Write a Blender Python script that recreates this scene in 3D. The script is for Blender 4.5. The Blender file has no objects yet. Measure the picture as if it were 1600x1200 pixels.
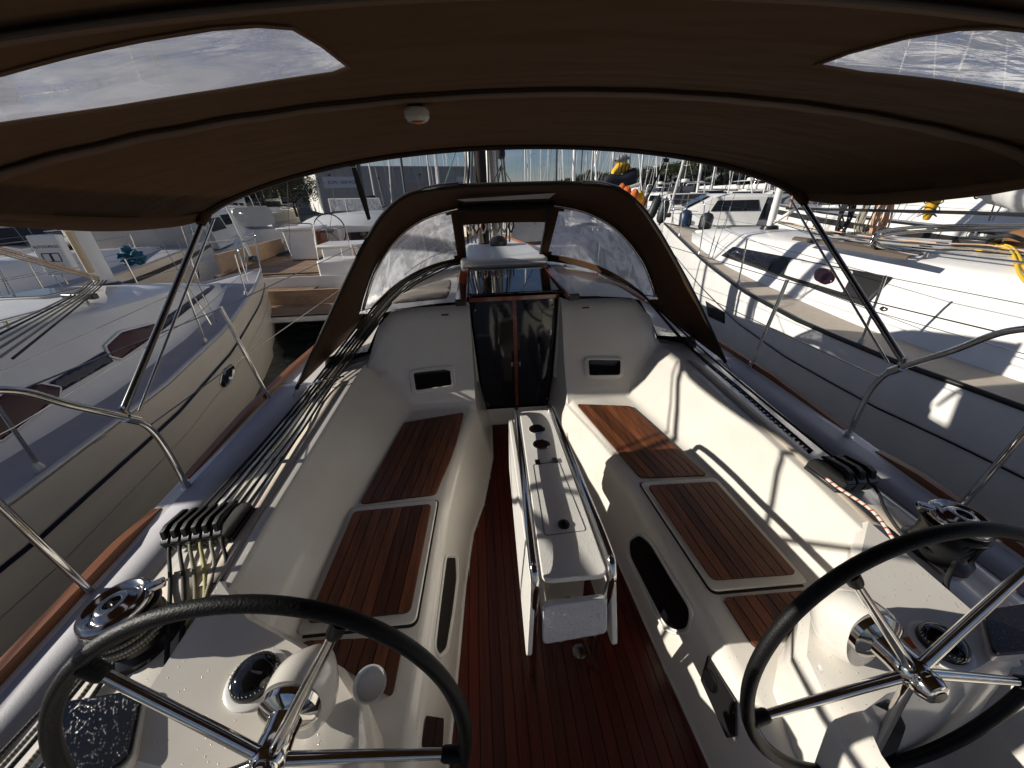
import bpy, bmesh, math, random
from math import sin, cos, pi, radians
from mathutils import Vector as V, Matrix, geometry
from mathutils.bvhtree import BVHTree
random.seed(11)
S = bpy.context.scene
# ------------------------------------------------------------------ camera
YAW, PIT, ROL = radians(4.2), radians(27), radians(1.7)
CAM = V((-.236, 0, 1.9)); FPX = 590.
fw = V((sin(YAW)*cos(PIT), cos(YAW)*cos(PIT), -sin(PIT)))
rt = V((cos(YAW), -sin(YAW), 0)); up = rt.cross(fw)
rt, up = cos(ROL)*rt - sin(ROL)*up, cos(ROL)*up + sin(ROL)*rt
cd = bpy.data.cameras.new('camera'); cam = bpy.data.objects.new('camera', cd); S.collection.objects.link(cam)
M3 = Matrix((rt, up, -fw)).transposed()
cam.matrix_world = Matrix.Translation(CAM) @ M3.to_4x4()
cd.sensor_width = 36; cd.lens = 36*FPX/1600; cd.clip_start = .02; cd.clip_end = 3000
S.camera = cam
# ------------------------------------------------------------------ world, sun, exposure
SUN = V((-1, .05, .355)).normalized()          # towards the sun: low, over the port side
S.view_settings.view_transform = 'Standard'; S.view_settings.look = 'None'
S.view_settings.exposure = 0.12; S.view_settings.gamma = 1
w = bpy.data.worlds.new('World'); S.world = w; w.use_nodes = True
nt = w.node_tree; N = nt.nodes; Lk = nt.links
for n in list(N): N.remove(n)
out = N.new('ShaderNodeOutputWorld'); bg = N.new('ShaderNodeBackground'); bg.inputs[1].default_value = .05
sky = N.new('ShaderNodeTexSky'); sky.sky_type = 'NISHITA'; sky.sun_disc = False
sky.sun_elevation = math.asin(SUN.z); sky.sun_rotation = math.atan2(SUN.x, SUN.y)
sky.air_density = 1.0; sky.dust_density = .15; sky.ozone_density = 1.0
tc = N.new('ShaderNodeTexCoord'); mp = N.new('ShaderNodeMapping'); mp.inputs['Scale'].default_value = (1.2, 1.2, 6.5)
nz = N.new('ShaderNodeTexNoise'); nz.inputs['Scale'].default_value = 2.2; nz.inputs['Detail'].default_value = 8; nz.inputs['Roughness'].default_value = .62
cr = N.new('ShaderNodeValToRGB'); cr.color_ramp.elements[0].position = .42; cr.color_ramp.elements[1].position = .72
cr.color_ramp.elements[0].color = (0, 0, 0, 1); cr.color_ramp.elements[1].color = (.75, .75, .75, 1)
mx = N.new('ShaderNodeMixRGB'); mx.inputs[2].default_value = (6.2, 6.1, 6.3, 1)
Lk.new(tc.outputs['Generated'], mp.inputs[0]); Lk.new(mp.outputs[0], nz.inputs[0]); Lk.new(nz.outputs[0], cr.inputs[0])
tn = N.new('ShaderNodeMixRGB'); tn.blend_type = 'MULTIPLY'; tn.inputs[0].default_value = 1; tn.inputs[2].default_value = (.62, .76, 1.12, 1)
Lk.new(sky.outputs[0], tn.inputs[1]); Lk.new(cr.outputs[0], mx.inputs[0]); Lk.new(tn.outputs[0], mx.inputs[1]); Lk.new(mx.outputs[0], bg.inputs[0]); Lk.new(bg.outputs[0], out.inputs[0])
sd = bpy.data.lights.new('sun', 'SUN'); so = bpy.data.objects.new('sun', sd); S.collection.objects.link(so)
sd.energy = 5.0; sd.angle = radians(.5); sd.color = (1, .95, .86)
so.rotation_euler = SUN.to_track_quat('Z', 'Y').to_euler(); so.location = (-20, 5, 12)

# ------------------------------------------------------------------ helpers: pixels to points
def ray(px, py): return fw + rt*((px-800)/FPX) - up*((py-600)/FPX)
def at(px, py, x=None, y=None, z=None, s=0.):
    d = ray(px, py)
    if x is not None: t = (x-CAM.x)/d.x
    elif y is not None: t = y/d.y
    else: t = (z-CAM.z)/(d.z - s*d.y)
    return CAM + d*t
def lerp(tab, y):
    if y <= tab[0][0]: return tab[0][1]
    for (a, b), (c, d) in zip(tab, tab[1:]):
        if y <= c: return b + (d-b)*(y-a)/(c-a)
    return tab[-1][1]
def smooth_line(pts, k=6, closed=False):
    pts = [V(p) for p in pts]; n = len(pts); o = []
    rng = range(n) if closed else range(n-1)
    for i in rng:
        if closed: a, b, c, d = pts[i-1], pts[i], pts[(i+1) % n], pts[(i+2) % n]
        else: a, b, c, d = pts[max(i-1, 0)], pts[i], pts[i+1], pts[min(i+2, n-1)]
        for j in range(k):
            t = j/k
            o.append(.5*((2*b)+(c-a)*t+(2*a-5*b+4*c-d)*t*t+(3*b-a-3*c+d)*t**3))
    if not closed: o.append(pts[-1])
    return o
def roundpoly(pts, r, n=5):
    o = []; m = len(pts)
    for i in range(m):
        p, a, b = V(pts[i]), V(pts[i-1]), V(pts[(i+1) % m])
        ra = min(r, (a-p).length*.45); rb = min(r, (b-p).length*.45)
        s, e = p+(a-p).normalized()*ra, p+(b-p).normalized()*rb
        for j in range(n+1):
            t = j/n; o.append(s*(1-t)**2+p*2*t*(1-t)+e*t*t)
    return o
# ------------------------------------------------------------------ helpers: objects
ORG = {}
def link(o): S.collection.objects.link(o); return o
def thing(name, label, cat, loc=(0, 0, 0), group=None, rotz=0):
    o = link(bpy.data.objects.new(name, None)); o.location = loc; o.rotation_euler.z = rotz
    o.empty_display_size = .1
    o['label'] = label; o['category'] = cat
    if group: o['group'] = group
    ORG[o] = V(loc); return o
def tag(o, label, cat, group=None):
    o['label'] = label; o['category'] = cat
    if group: o['group'] = group
    return o
class MB:
    def __init__(s): s.v = []; s.f = []; s.uv = {}
    def add(s, vs, fs):
        k = len(s.v); s.v += [V(p) for p in vs]; s.f += [tuple(i+k for i in f) for f in fs]; return k
    def grid(s, rows, closed=False):
        n = len(rows[0]); k = s.add([p for r in rows for p in r], [])
        for i in range(len(rows)-1):
            for j in range(n if closed else n-1):
                s.f.append((k+i*n+j, k+i*n+(j+1) % n, k+(i+1)*n+(j+1) % n, k+(i+1)*n+j))
        return s
    def box(s, c, size, R=None):
        R = R or Matrix.Identity(3); c = V(c); h = [q/2 for q in size]
        vs = [c+R @ V((x*h[0], y*h[1], z*h[2])) for x in (-1, 1) for y in (-1, 1) for z in (-1, 1)]
        s.add(vs, [(0, 1, 3, 2), (4, 6, 7, 5), (0, 4, 5, 1), (2, 3, 7, 6), (0, 2, 6, 4), (1, 5, 7, 3)]); return s
    def tube(s, pts, r, n=8, closed=False, caps=True, flat=1.):
        pts = [V(p) for p in pts]; m = len(pts)
        t0 = (pts[1]-pts[0]).normalized(); u = t0.orthogonal().normalized(); k = len(s.v); L = 0
        for i, p in enumerate(pts):
            if closed: t = (pts[(i+1) % m]-pts[i-1])
            else: t = pts[min(i+1, m-1)]-pts[max(i-1, 0)]
            t.normalize(); u = (u - t*u.dot(t)); u = u.normalized() if u.length > 1e-6 else t.orthogonal().normalized()
            w_ = t.cross(u); rr = r[i] if isinstance(r, (list, tuple)) else r
            if i: L += (p-pts[i-1]).length
            for j in range(n):
                a = 2*pi*j/n; s.v.append(p+(u*cos(a)+w_*sin(a)*flat)*rr)
        ls = [0]
        for i in range(1, m): ls.append(ls[-1]+(pts[i]-pts[i-1]).length)
        if closed: ls.append(ls[-1]+(pts[0]-pts[-1]).length)
        for i in range(m if closed else m-1):
            for j in range(n):
                a = k+i*n; b = k+((i+1) % m)*n
                s.uv[len(s.f)] = [(j/n, ls[i]), ((j+1)/n, ls[i]), ((j+1)/n, ls[i+1]), (j/n, ls[i+1])]
                s.f.append((a+j, a+(j+1) % n, b+(j+1) % n, b+j))
        if caps and not closed:
            s.f.append(tuple(k+j for j in reversed(range(n)))); s.f.append(tuple(k+(m-1)*n+j for j in range(n)))
        return s
    def lathe(s, prof, o, ax=(0, 0, 1), n=24, cap=True):
        ax = V(ax).normalized(); u = ax.orthogonal().normalized(); w_ = ax.cross(u); o = V(o)
        rows = [[o+ax*h+(u*cos(2*pi*j/n)+w_*sin(2*pi*j/n))*r for j in range(n)] for r, h in prof]
        k = len(s.v); s.grid(rows, True)
        if cap: s.f.append(tuple(k+j for j in reversed(range(n)))); s.f.append(tuple(k+(len(prof)-1)*n+j for j in range(n)))
        return s
    def plate(s, poly, h, off=V((0, 0, 0)), d=V((0, 0, 1))):
        """prism: poly (3D points) extruded by h along d"""
        n = len(poly); a = [V(p)+off for p in poly]; d = V(d)
        k = s.add(a+[p+d*h for p in a], [])
        s.f.append(tuple(k+i for i in reversed(range(n)))); s.f.append(tuple(k+n+i for i in range(n)))
        for i in range(n): j = (i+1) % n; s.f.append((k+i, k+j, k+n+j, k+n+i))
        return s
    def build(s, name, mt, parent=None, ang=35, bevel=0, solid=0, kind=None, seg=2, fixn=True):
        me = bpy.data.meshes.new(name); o = link(bpy.data.objects.new(name, me))
        org = ORG.get(parent, V((0, 0, 0))) if parent else V((0, 0, 0))
        me.from_pydata([tuple(p-org) for p in s.v], [], s.f); 
        if s.uv:
            ul = me.uv_layers.new(name='UVMap')
            for p in me.polygons:
                if p.index in s.uv:
                    for li, c in zip(p.loop_indices, s.uv[p.index]): ul.data[li].uv = c
        if fixn:
            bm = bmesh.new(); bm.from_mesh(me); bmesh.ops.recalc_face_normals(bm, faces=bm.faces); bm.to_mesh(me); bm.free()
        if ang:
            me.polygons.foreach_set('use_smooth', [True]*len(me.polygons)); me.set_sharp_from_angle(angle=radians(ang))
        me.materials.append(mt)
        if parent: o.parent = parent; ORG[o] = org
        if solid: m = o.modifiers.new('solid', 'SOLIDIFY'); m.thickness = solid; m.offset = 0
        if bevel: m = o.modifiers.new('bevel', 'BEVEL'); m.width = bevel; m.segments = seg; m.limit_method = 'ANGLE'; m.angle_limit = radians(40); m.harden_normals = False
        if kind: o['kind'] = kind
        return o
def bvh_of(mb): return BVHTree.FromPolygons([tuple(p) for p in mb.v], mb.f)
def hit(b, px, py):
    h = b.ray_cast(CAM, ray(px, py).normalized())
    return (h[0], (h[1] if h[1].dot(ray(px, py)) < 0 else -h[1])) if h[0] else (None, None)
def on(b, pix, off=0.):
    o = []
    for q in pix:
        p, n = hit(b, *q)
        if p: o.append(p+n*off)
    return o
def avgn(pts):
    n = V((0, 0, 0)); c = sum(pts, V((0, 0, 0)))/len(pts)
    for a, b in zip(pts, pts[1:]+pts[:1]): n += (a-c).cross(b-c)
    n.normalize(); return -n if n.dot(CAM-c) < 0 else n
def flat_on(b, pix):
    """points of pix on surface b, laid into their common plane"""
    P = on(b, pix); n = avgn(P); c = sum(P, V((0, 0, 0)))/len(P); o = []
    for q in pix:
        d = ray(*q); o.append(CAM+d*((c-CAM).dot(n)/d.dot(n)))
    return o, n
def clip(poly, p, n):
    o = []
    for i in range(len(poly)):
        a, b = poly[i-1], poly[i]; da, db = (a-p).dot(n), (b-p).dot(n)
        if (da >= 0) != (db >= 0): o.append(a+(b-a)*(da/(da-db)))
        if db >= 0: o.append(b)
    return o
def planks(poly, dirv, wid, gap, th, mt, parent, off, nrm=V((0, 0, 1)), name='plank'):
    dirv = V(dirv).normalized(); side = dirv.cross(nrm).normalized()
    ts = [p.dot(side) for p in poly]; t0, t1 = min(ts), max(ts); n = max(1, round((t1-t0)/wid)); wd = (t1-t0)/n; k = 0
    for i in range(n):
        a = t0+i*wd+gap/2; b = t0+(i+1)*wd-gap/2
        q = clip(clip(poly, side*a, side), side*b, -side)
        if len(q) < 3: continue
        m = MB(); m.plate(q, th, nrm*off, nrm); m.build(name, mt, parent, ang=30); k += 1
    return k
# ------------------------------------------------------------------ materials
def mat(name, col, rough=.5, metal=0., var=0., vs=6., bump=0., bs=60., spec=.5, coat=0., obj=0., stretch=(1, 1, 1), col2=None, trans=None, rv=0.):
    m = bpy.data.materials.new(name); m.use_nodes = True; t = m.node_tree; b = t.nodes['Principled BSDF']
    c = tuple(col)+(1,)
    b.inputs['Base Color'].default_value = c; b.inputs['Roughness'].default_value = rough; b.inputs['Metallic'].default_value = metal
    b.inputs['Specular IOR Level'].default_value = spec; b.inputs['Coat Weight'].default_value = coat; b.inputs['Coat Roughness'].default_value = .08
    tcn = t.nodes.new('ShaderNodeTexCoord'); mpn = t.nodes.new('ShaderNodeMapping'); mpn.inputs['Scale'].default_value = stretch
    t.links.new(tcn.outputs['Object'], mpn.inputs[0]); last = None
    if var:
        n1 = t.nodes.new('ShaderNodeTexNoise'); n1.inputs['Scale'].default_value = vs; n1.inputs['Detail'].default_value = 7; n1.inputs['Roughness'].default_value = .6
        t.links.new(mpn.outputs[0], n1.inputs[0])
        mr = t.nodes.new('ShaderNodeMapRange'); mr.inputs[1].default_value = .3; mr.inputs[2].default_value = .7
        t.links.new(n1.outputs[0], mr.inputs[0])
        mxn = t.nodes.new('ShaderNodeMixRGB'); mxn.inputs[1].default_value = c
        mxn.inputs[2].default_value = tuple(col2)+(1,) if col2 else tuple(q*(1-var) for q in col)+(1,)
        t.links.new(mr.outputs[0], mxn.inputs[0]); last = mxn.outputs[0]
        if rv:
            r2 = t.nodes.new('ShaderNodeMapRange'); r2.inputs[3].default_value = rough-rv; r2.inputs[4].default_value = rough+rv
            t.links.new(n1.outputs[0], r2.inputs[0]); t.links.new(r2.outputs[0], b.inputs['Roughness'])
    if obj:
        oi = t.nodes.new('ShaderNodeObjectInfo'); h = t.nodes.new('ShaderNodeHueSaturation')
        m2 = t.nodes.new('ShaderNodeMapRange'); m2.inputs[3].default_value = 1-obj; m2.inputs[4].default_value = 1+obj
        t.links.new(oi.outputs['Random'], m2.inputs[0]); t.links.new(m2.outputs[0], h.inputs['Value'])
        if last: t.links.new(last, h.inputs['Color'])
        else: h.inputs['Color'].default_value = c
        last = h.outputs[0]
    if last: t.links.new(last, b.inputs['Base Color'])
    if bump:
        n2 = t.nodes.new('ShaderNodeTexNoise'); n2.inputs['Scale'].default_value = bs; n2.inputs['Detail'].default_value = 3
        t.links.new(mpn.outputs[0], n2.inputs[0]); bn = t.nodes.new('ShaderNodeBump'); bn.inputs['Strength'].default_value = bump; bn.inputs['Distance'].default_value = .01
        t.links.new(n2.outputs[0], bn.inputs['Height']); t.links.new(bn.outputs[0], b.inputs['Normal'])
    return m
def wet(m, amount=.5, scale=260.):
    """rain drops: small round bumps with gaps between them"""
    t = m.node_tree; b = t.nodes['Principled BSDF']
    tcn = t.nodes.new('ShaderNodeTexCoord'); vo = t.nodes.new('ShaderNodeTexVoronoi'); vo.inputs['Scale'].default_value = scale
    t.links.new(tcn.outputs['Object'], vo.inputs['Vector'])
    mr = t.nodes.new('ShaderNodeMapRange'); mr.inputs[1].default_value = .0; mr.inputs[2].default_value = .38; mr.inputs[3].default_value = 1; mr.inputs[4].default_value = 0
    t.links.new(vo.outputs['Distance'], mr.inputs[0])
    sx = t.nodes.new('ShaderNodeSeparateColor'); t.links.new(vo.outputs['Color'], sx.inputs[0])
    lt = t.nodes.new('ShaderNodeMath'); lt.operation = 'LESS_THAN'; lt.inputs[1].default_value = amount; t.links.new(sx.outputs[0], lt.inputs[0])
    mu = t.nodes.new('ShaderNodeMath'); mu.operation = 'MULTIPLY'; t.links.new(mr.outputs[0], mu.inputs[0]); t.links.new(lt.outputs[0], mu.inputs[1])
    bn = t.nodes.new('ShaderNodeBump'); bn.inputs['Strength'].default_value = .7; bn.inputs['Distance'].default_value = .003
    t.links.new(mu.outputs[0], bn.inputs['Height'])
    old = b.inputs['Normal'].links
    if old: t.links.new(old[0].from_socket, bn.inputs['Normal'])
    t.links.new(bn.outputs[0], b.inputs['Normal']); return m
gel = wet(mat('gelcoat', (.76, .725, .66), .18, var=.10, vs=2.5, bump=.04, bs=9, coat=.45, col2=(.68, .63, .55), rv=.08), .06, 150)
gel_t = wet(mat('table_white', (.82, .79, .74), .25, var=.06, vs=9), .55, 190)
gel_b = mat('hull_gelcoat', (.80, .70, .55), .3, var=.14, vs=1.6, stretch=(1, .25, 1.6), col2=(.62, .56, .46), rv=.06)
gel_c = mat('white_gelcoat', (.80, .78, .74), .28, var=.1, vs=3)
greyh = mat('grey_hull', (.36, .35, .34), .3, var=.12, vs=2)
nonslip = mat('nonslip_deck', (.50, .47, .44), .7, var=.12, vs=8, bump=.25, bs=420)
nonsl_l = mat('lavender_deck', (.40, .39, .41), .65, var=.14, vs=5, bump=.2, bs=300)
nonsl_b = mat('cream_nonslip', (.60, .52, .42), .75, var=.12, vs=14, bump=.3, bs=420)
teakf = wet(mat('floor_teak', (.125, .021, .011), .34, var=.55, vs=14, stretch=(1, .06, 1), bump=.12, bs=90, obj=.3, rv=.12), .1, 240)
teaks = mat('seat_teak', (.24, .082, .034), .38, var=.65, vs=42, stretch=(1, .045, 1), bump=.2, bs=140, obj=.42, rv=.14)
teakr = mat('rail_teak', (.30, .11, .04), .38, var=.4, vs=16, stretch=(1, .08, 1), bump=.1, bs=80, rv=.1)
teakd = mat('weathered_teak', (.36, .23, .14), .7, var=.4, vs=12, stretch=(.3, 1, 1), obj=.2)
varn = mat('varnished_wood', (.26, .05, .015), .12, var=.5, vs=14, stretch=(1, .1, 1), coat=.8)
caulk = mat('black_caulk', (.012, .011, .010), .5)
chrome = mat('stainless', (.72, .70, .66), .10, 1., var=.2, vs=30, rv=.07)
chrome_w = mat('winch_chrome', (.46, .44, .42), .13, 1., var=.3, vs=30, rv=.06)
chrome_d = mat('dark_steel', (.30, .29, .27), .18, 1.)
blackp = mat('black_plastic', (.012, .012, .012), .3, bump=.05, bs=30)
rubber = mat('black_leather', (.006, .0055, .0055), .5, bump=.2, bs=240, spec=.22)
acryl = mat('smoked_acrylic', (.006, .006, .007), .05, spec=.6)
glassp = mat('maroon_window', (.05, .010, .018), .22, spec=.25)
glassr = mat('purple_window', (.018, .006, .010), .12, spec=.4)
navy = mat('navy_stripe', (.012, .016, .035), .35)
alu = mat('mast_aluminium', (.55, .54, .52), .42, .4, var=.15, vs=4)
aluw = mat('white_spar', (.72, .71, .68), .4, var=.1, vs=3)
alud = mat('dark_spar', (.03, .04, .055), .45)
whitec = mat('white_cloth', (.70, .69, .66), .8, var=.2, vs=5, bump=.5, bs=7)
navyc = mat('navy_cloth', (.012, .014, .025), .85, bump=.4, bs=10)
yellowc = mat('yellow_cloth', (.75, .42, .02), .8, var=.2, vs=8, bump=.4, bs=14)
orangec = mat('orange_cloth', (.70, .16, .03), .8, var=.3, vs=8, bump=.4, bs=14)
tanc = mat('tan_cloth', (.24, .115, .045), .8, var=.3, vs=8, bump=.4, bs=14)
fender_n = mat('navy_fender', (.014, .03, .07), .4)
fender_k = mat('dark_fender', (.02, .024, .026), .5)
ropeblue = mat('blue_rope', (.01, .10, .16), .8)
yellow = mat('yellow_rope', (.80, .52, .03), .7)
def canvas():
    m = mat('brown_canvas', (.060, .035, .019), .9, var=.3, vs=1.3, bump=.12, bs=500, spec=.15)
    t = m.node_tree; b = t.nodes['Principled BSDF']; o = t.nodes['Material Output']
    # broad folds of the stretched cloth
    wv = t.nodes.new('ShaderNodeTexNoise'); wv.inputs['Scale'].default_value = 2.2; wv.inputs['Detail'].default_value = 2
    mp2 = t.nodes.new('ShaderNodeMapping'); mp2.inputs['Rotation'].default_value = (0, 0, .5); mp2.inputs['Scale'].default_value = (.8, 5, 1)
    tcn = t.nodes.new('ShaderNodeTexCoord'); t.links.new(tcn.outputs['Object'], mp2.inputs[0]); t.links.new(mp2.outputs[0], wv.inputs[0])
    bn = t.nodes.new('ShaderNodeBump'); bn.inputs['Strength'].default_value = .8; bn.inputs['Distance'].default_value = .04
    t.links.new(wv.outputs[0], bn.inputs['Height'])
    t.links.new(b.inputs['Normal'].links[0].from_socket, bn.inputs['Normal']); t.links.new(bn.outputs[0], b.inputs['Normal'])
    tr = t.nodes.new('ShaderNodeBsdfTranslucent'); tr.inputs[0].default_value = (.11, .05, .02, 1)
    mi = t.nodes.new('ShaderNodeMixShader'); mi.inputs[0].default_value = .08
    t.links.new(b.outputs[0], mi.inputs[1]); t.links.new(tr.outputs[0], mi.inputs[2]); t.links.new(mi.outputs[0], o.inputs[0]); return m
canv = canvas()
hoodc = mat('hood_canvas', (.085, .040, .019), .85, var=.3, vs=2, bump=.12, bs=400, spec=.15)
canvd = mat('dark_canvas', (.018, .012, .009), .9, bump=.1, bs=300)
canvt = mat('hem_canvas', (.10, .055, .028), .9, bump=.15, bs=300)
def vinyl(name, tint, clear, haze, sc):
    m = bpy.data.materials.new(name); m.use_nodes = True; t = m.node_tree; o = t.nodes['Material Output']; t.nodes.remove(t.nodes['Principled BSDF'])
    A = t.nodes.new; L = t.links.new
    tcn = A('ShaderNodeTexCoord'); mpn = A('ShaderNodeMapping'); mpn.inputs['Scale'].default_value = sc; L(tcn.outputs['Object'], mpn.inputs[0])
    n = A('ShaderNodeTexNoise'); n.inputs['Scale'].default_value = 3; n.inputs['Detail'].default_value = 9; n.inputs['Roughness'].default_value = .62; n.inputs['Distortion'].default_value = 1.6; L(mpn.outputs[0], n.inputs[0])
    n3 = A('ShaderNodeTexNoise'); n3.inputs['Scale'].default_value = 2.4; n3.inputs['Detail'].default_value = 4; n3.inputs['Distortion'].default_value = 2.5; L(mpn.outputs[0], n3.inputs[0])
    r = A('ShaderNodeMapRange'); r.inputs[1].default_value = .42; r.inputs[2].default_value = .60; r.inputs[3].default_value = clear; r.inputs[4].default_value = haze; L(n.outputs[0], r.inputs[0])
    tp = A('ShaderNodeBsdfTransparent'); tp.inputs[0].default_value = tint
    df = A('ShaderNodeBsdfDiffuse'); df.inputs[0].default_value = (.55, .55, .56, 1)
    tl = A('ShaderNodeBsdfTranslucent'); tl.inputs[0].default_value = (.75, .76, .80, 1)
    m1 = A('ShaderNodeMixShader'); m1.inputs[0].default_value = .75; L(df.outputs[0], m1.inputs[1]); L(tl.outputs[0], m1.inputs[2])
    m2 = A('ShaderNodeMixShader'); L(r.outputs[0], m2.inputs[0]); L(tp.outputs[0], m2.inputs[1]); L(m1.outputs[0], m2.inputs[2])
    gl = A('ShaderNodeBsdfGlossy'); gl.inputs['Roughness'].default_value = .12; gl.inputs[0].default_value = (1, 1, 1, 1)
    bn = A('ShaderNodeBump'); bn.inputs['Strength'].default_value = .3; bn.inputs['Distance'].default_value = .02; L(n3.outputs[0], bn.inputs['Height']); L(bn.outputs[0], gl.inputs['Normal']); L(bn.outputs[0], df.inputs['Normal'])
    fr = A('ShaderNodeFresnel'); fr.inputs[0].default_value = 1.45; L(bn.outputs[0], fr.inputs['Normal'])
    m3 = A('ShaderNodeMixShader'); fm_ = A('ShaderNodeMath'); fm_.operation = 'MULTIPLY'; fm_.inputs[1].default_value = .45; L(fr.outputs[0], fm_.inputs[0]); L(fm_.outputs[0], m3.inputs[0]); L(m2.outputs[0], m3.inputs[1]); L(gl.outputs[0], m3.inputs[2]); L(m3.outputs[0], o.inputs[0])
    return m
vin_d = vinyl('hood_vinyl', (.62, .62, .62, 1), .42, .88, (2, 2, 1.2))
vin_b = vinyl('roof_vinyl', (.80, .84, 1.0, 1), .55, .96, (1.0, 2.2, 1))
vin_c = vinyl('clear_vinyl', (.92, .92, .92, 1), .03, .12, (2, 2, 2))
def rope_mat(name, c1, c2, thr=.5, k=210.):
    m = mat(name, c1, .8); t = m.node_tree; b = t.nodes['Principled BSDF']
    uv = t.nodes.new('ShaderNodeTexCoord'); mp_ = t.nodes.new('ShaderNodeMapping'); mp_.inputs['Scale'].default_value = (1, k, 1); t.links.new(uv.outputs['UV'], mp_.inputs[0])
    w1 = t.nodes.new('ShaderNodeTexWave'); w1.wave_type = 'BANDS'; w1.bands_direction = 'DIAGONAL'; w1.inputs['Scale'].default_value = .35; w1.inputs['Distortion'].default_value = .3
    t.links.new(mp_.outputs[0], w1.inputs[0])
    r = t.nodes.new('ShaderNodeValToRGB'); r.color_ramp.elements[0].position = thr-.08; r.color_ramp.elements[1].position = thr+.08
    r.color_ramp.elements[0].color = tuple(c1)+(1,); r.color_ramp.elements[1].color = tuple(c2)+(1,)
    t.links.new(w1.outputs[0], r.inputs[0]); t.links.new(r.outputs[0], b.inputs['Base Color'])
    bn = t.nodes.new('ShaderNodeBump'); bn.inputs['Strength'].default_value = .5; bn.inputs['Distance'].default_value = .002; t.links.new(w1.outputs[0], bn.inputs['Height']); t.links.new(bn.outputs[0], b.inputs['Normal'])
    return m
rp_k = rope_mat('black_rope', (.012, .012, .012), (.04, .04, .04)); rp_w = rope_mat('white_rope', (.42, .38, .30), (.20, .18, .14))
rp_g = rope_mat('flecked_rope', (.30, .28, .19), (.10, .10, .07), .6); rp_y = rope_mat('yellow_flecked_rope', (.50, .46, .12), (.30, .28, .22), .6)
rp_r = rope_mat('red_flecked_rope', (.62, .56, .46), (.40, .02, .02), .86, 70); rp_o = rope_mat('orange_rope', (.62, .30, .16), (.60, .45, .32)); rp_gr = rope_mat('green_rope', (.02, .20, .14), (.30, .38, .34))
# water
def water():
    m = mat('harbour_water', (.006, .010, .010), .06, spec=.5); t = m.node_tree; b = t.nodes['Principled BSDF']
    tcn = t.nodes.new('ShaderNodeTexCoord'); n = t.nodes.new('ShaderNodeTexNoise'); n.inputs['Scale'].default_value = 2.5; n.inputs['Detail'].default_value = 5
    t.links.new(tcn.outputs['Object'], n.inputs[0]); bn = t.nodes.new('ShaderNodeBump'); bn.inputs['Strength'].default_value = .35; bn.inputs['Distance'].default_value = .12
    t.links.new(n.outputs[0], bn.inputs['Height']); t.links.new(bn.outputs[0], b.inputs['Normal']); return m
# ================================================================== water and far ground
m = MB(); m.box((0, 300, -6.85), (1600, 1400, 12)); o = m.build('water', water()); o['kind'] = 'structure'
# ================================================================== the yacht we stand on
Y = thing('sailing_yacht', 'white cruising yacht seen from its own stern, twin black wheels, teak cockpit and brown sprayhood', 'sailing yacht', (0, 0, -.85))
xf = [(-1.6, .5), (.4, .49), (.6, .47), (1., .44), (1.3, .42), (1.6, .38), (1.83, .31), (2.25, .235), (2.7, .225)]
xi = [(-1.6, .58), (.6, .55), (.86, .535), (1.2, .52), (1.45, .505), (1.66, .475), (1.93, .44), (2.1, .40), (2.27, .363), (2.7, .36)]
xo = [(-1.6, 1.02), (.9, 1.0), (1.45, .965), (2.17, .82), (2.3, .79), (2.7, .78)]
xc1 = [(0, 1.2), (.9, 1.16), (1.2, 1.155), (2.35, 1.08), (2.7, 1.04)]
xc2 = [(0, 1.53), (1.2, 1.48), (2.3, 1.44), (3.4, 1.36)]
xg = [(-2, 1.84), (2.0, 1.85), (2.6, 1.83), (3.2, 1.78), (5, 1.55), (7, 1.12), (9, .55), (10.6, .02)]
zb = [(2.27, -1), (2.29, .50), (2.31, .575), (2.36, .64), (2.46, .80), (2.56, 1.06), (2.61, 1.16), (2.66, 1.2), (2.8, 1.2)]
def zfl(y): return .06*y
def zse(y): return .42+.063*y
def zco(y): return .62+.1*y if y < 2.4 else .86
def zde(y): return .55+.045*y
def ztop(x, y): return zco(y)-.22*max(0, abs(x)-lerp(xc1, y)-.02)+.003
def zroof(x): return 1.2-.02*x*x if x < .84 else 1.185-max(0, x-.84)*.25-max(0, x-.92)*1.5-max(0, x-1.0)*1.2
def sec(y):
    f, i, o, a, b, g = lerp(xf, y), lerp(xi, y), lerp(xo, y), lerp(xc1, y), lerp(xc2, y), lerp(xg, y)
    s, c, d = zse(y), zco(y), zde(y)
    P = [(0, zfl(y)), (f-.03, zfl(y)), (f, zfl(y)+.012), (i-.045, s-.055), (i-.035, s-.035), (i-.008, s-.006), (i+.012, s), ((i+o)/2, s+.001), (o-.045, s), (o-.012, s+.008), (o+.008, s+.03),
         (o+(a-o)*.35, s+(c-s)*.38), (o+(a-o)*.7, s+(c-s)*.76), (a-.012, c-.020), (a-.003, c-.004), (a+.008, c), ((a+b)/2, c-.22*(b-a)/2+.004), (b-.025, c-.22*(b-a)+.004), (b, c-.22*(b-a)-.012), (b+.045, d+.015), (b+.08, d+.004), (g-.05, d-.004), (g, d-.012)]
    q = []
    for k, (x, z) in enumerate(P):
        if k >= 4: z = max(z, min(lerp(zb, y), zroof(x)))
        q.append((x, z))
    return q
ys = [-1.6, -.8, 0, .3, .6, .8, 1., 1.2, 1.4, 1.6, 1.8, 1.95, 2.1, 2.2, 2.25, 2.28, 2.295, 2.31, 2.335, 2.36, 2.41, 2.46, 2.51, 2.56, 2.59, 2.61, 2.635, 2.66]
mould = MB()
mould.grid([[V((-x, y, z)) for x, z in reversed(sec(y)[1:])]+[V((x, y, z)) for x, z in sec(y)] for y in ys])
deck = mould.build('cockpit_moulding', gel, Y, ang=50)
B = bvh_of(mould)
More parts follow.
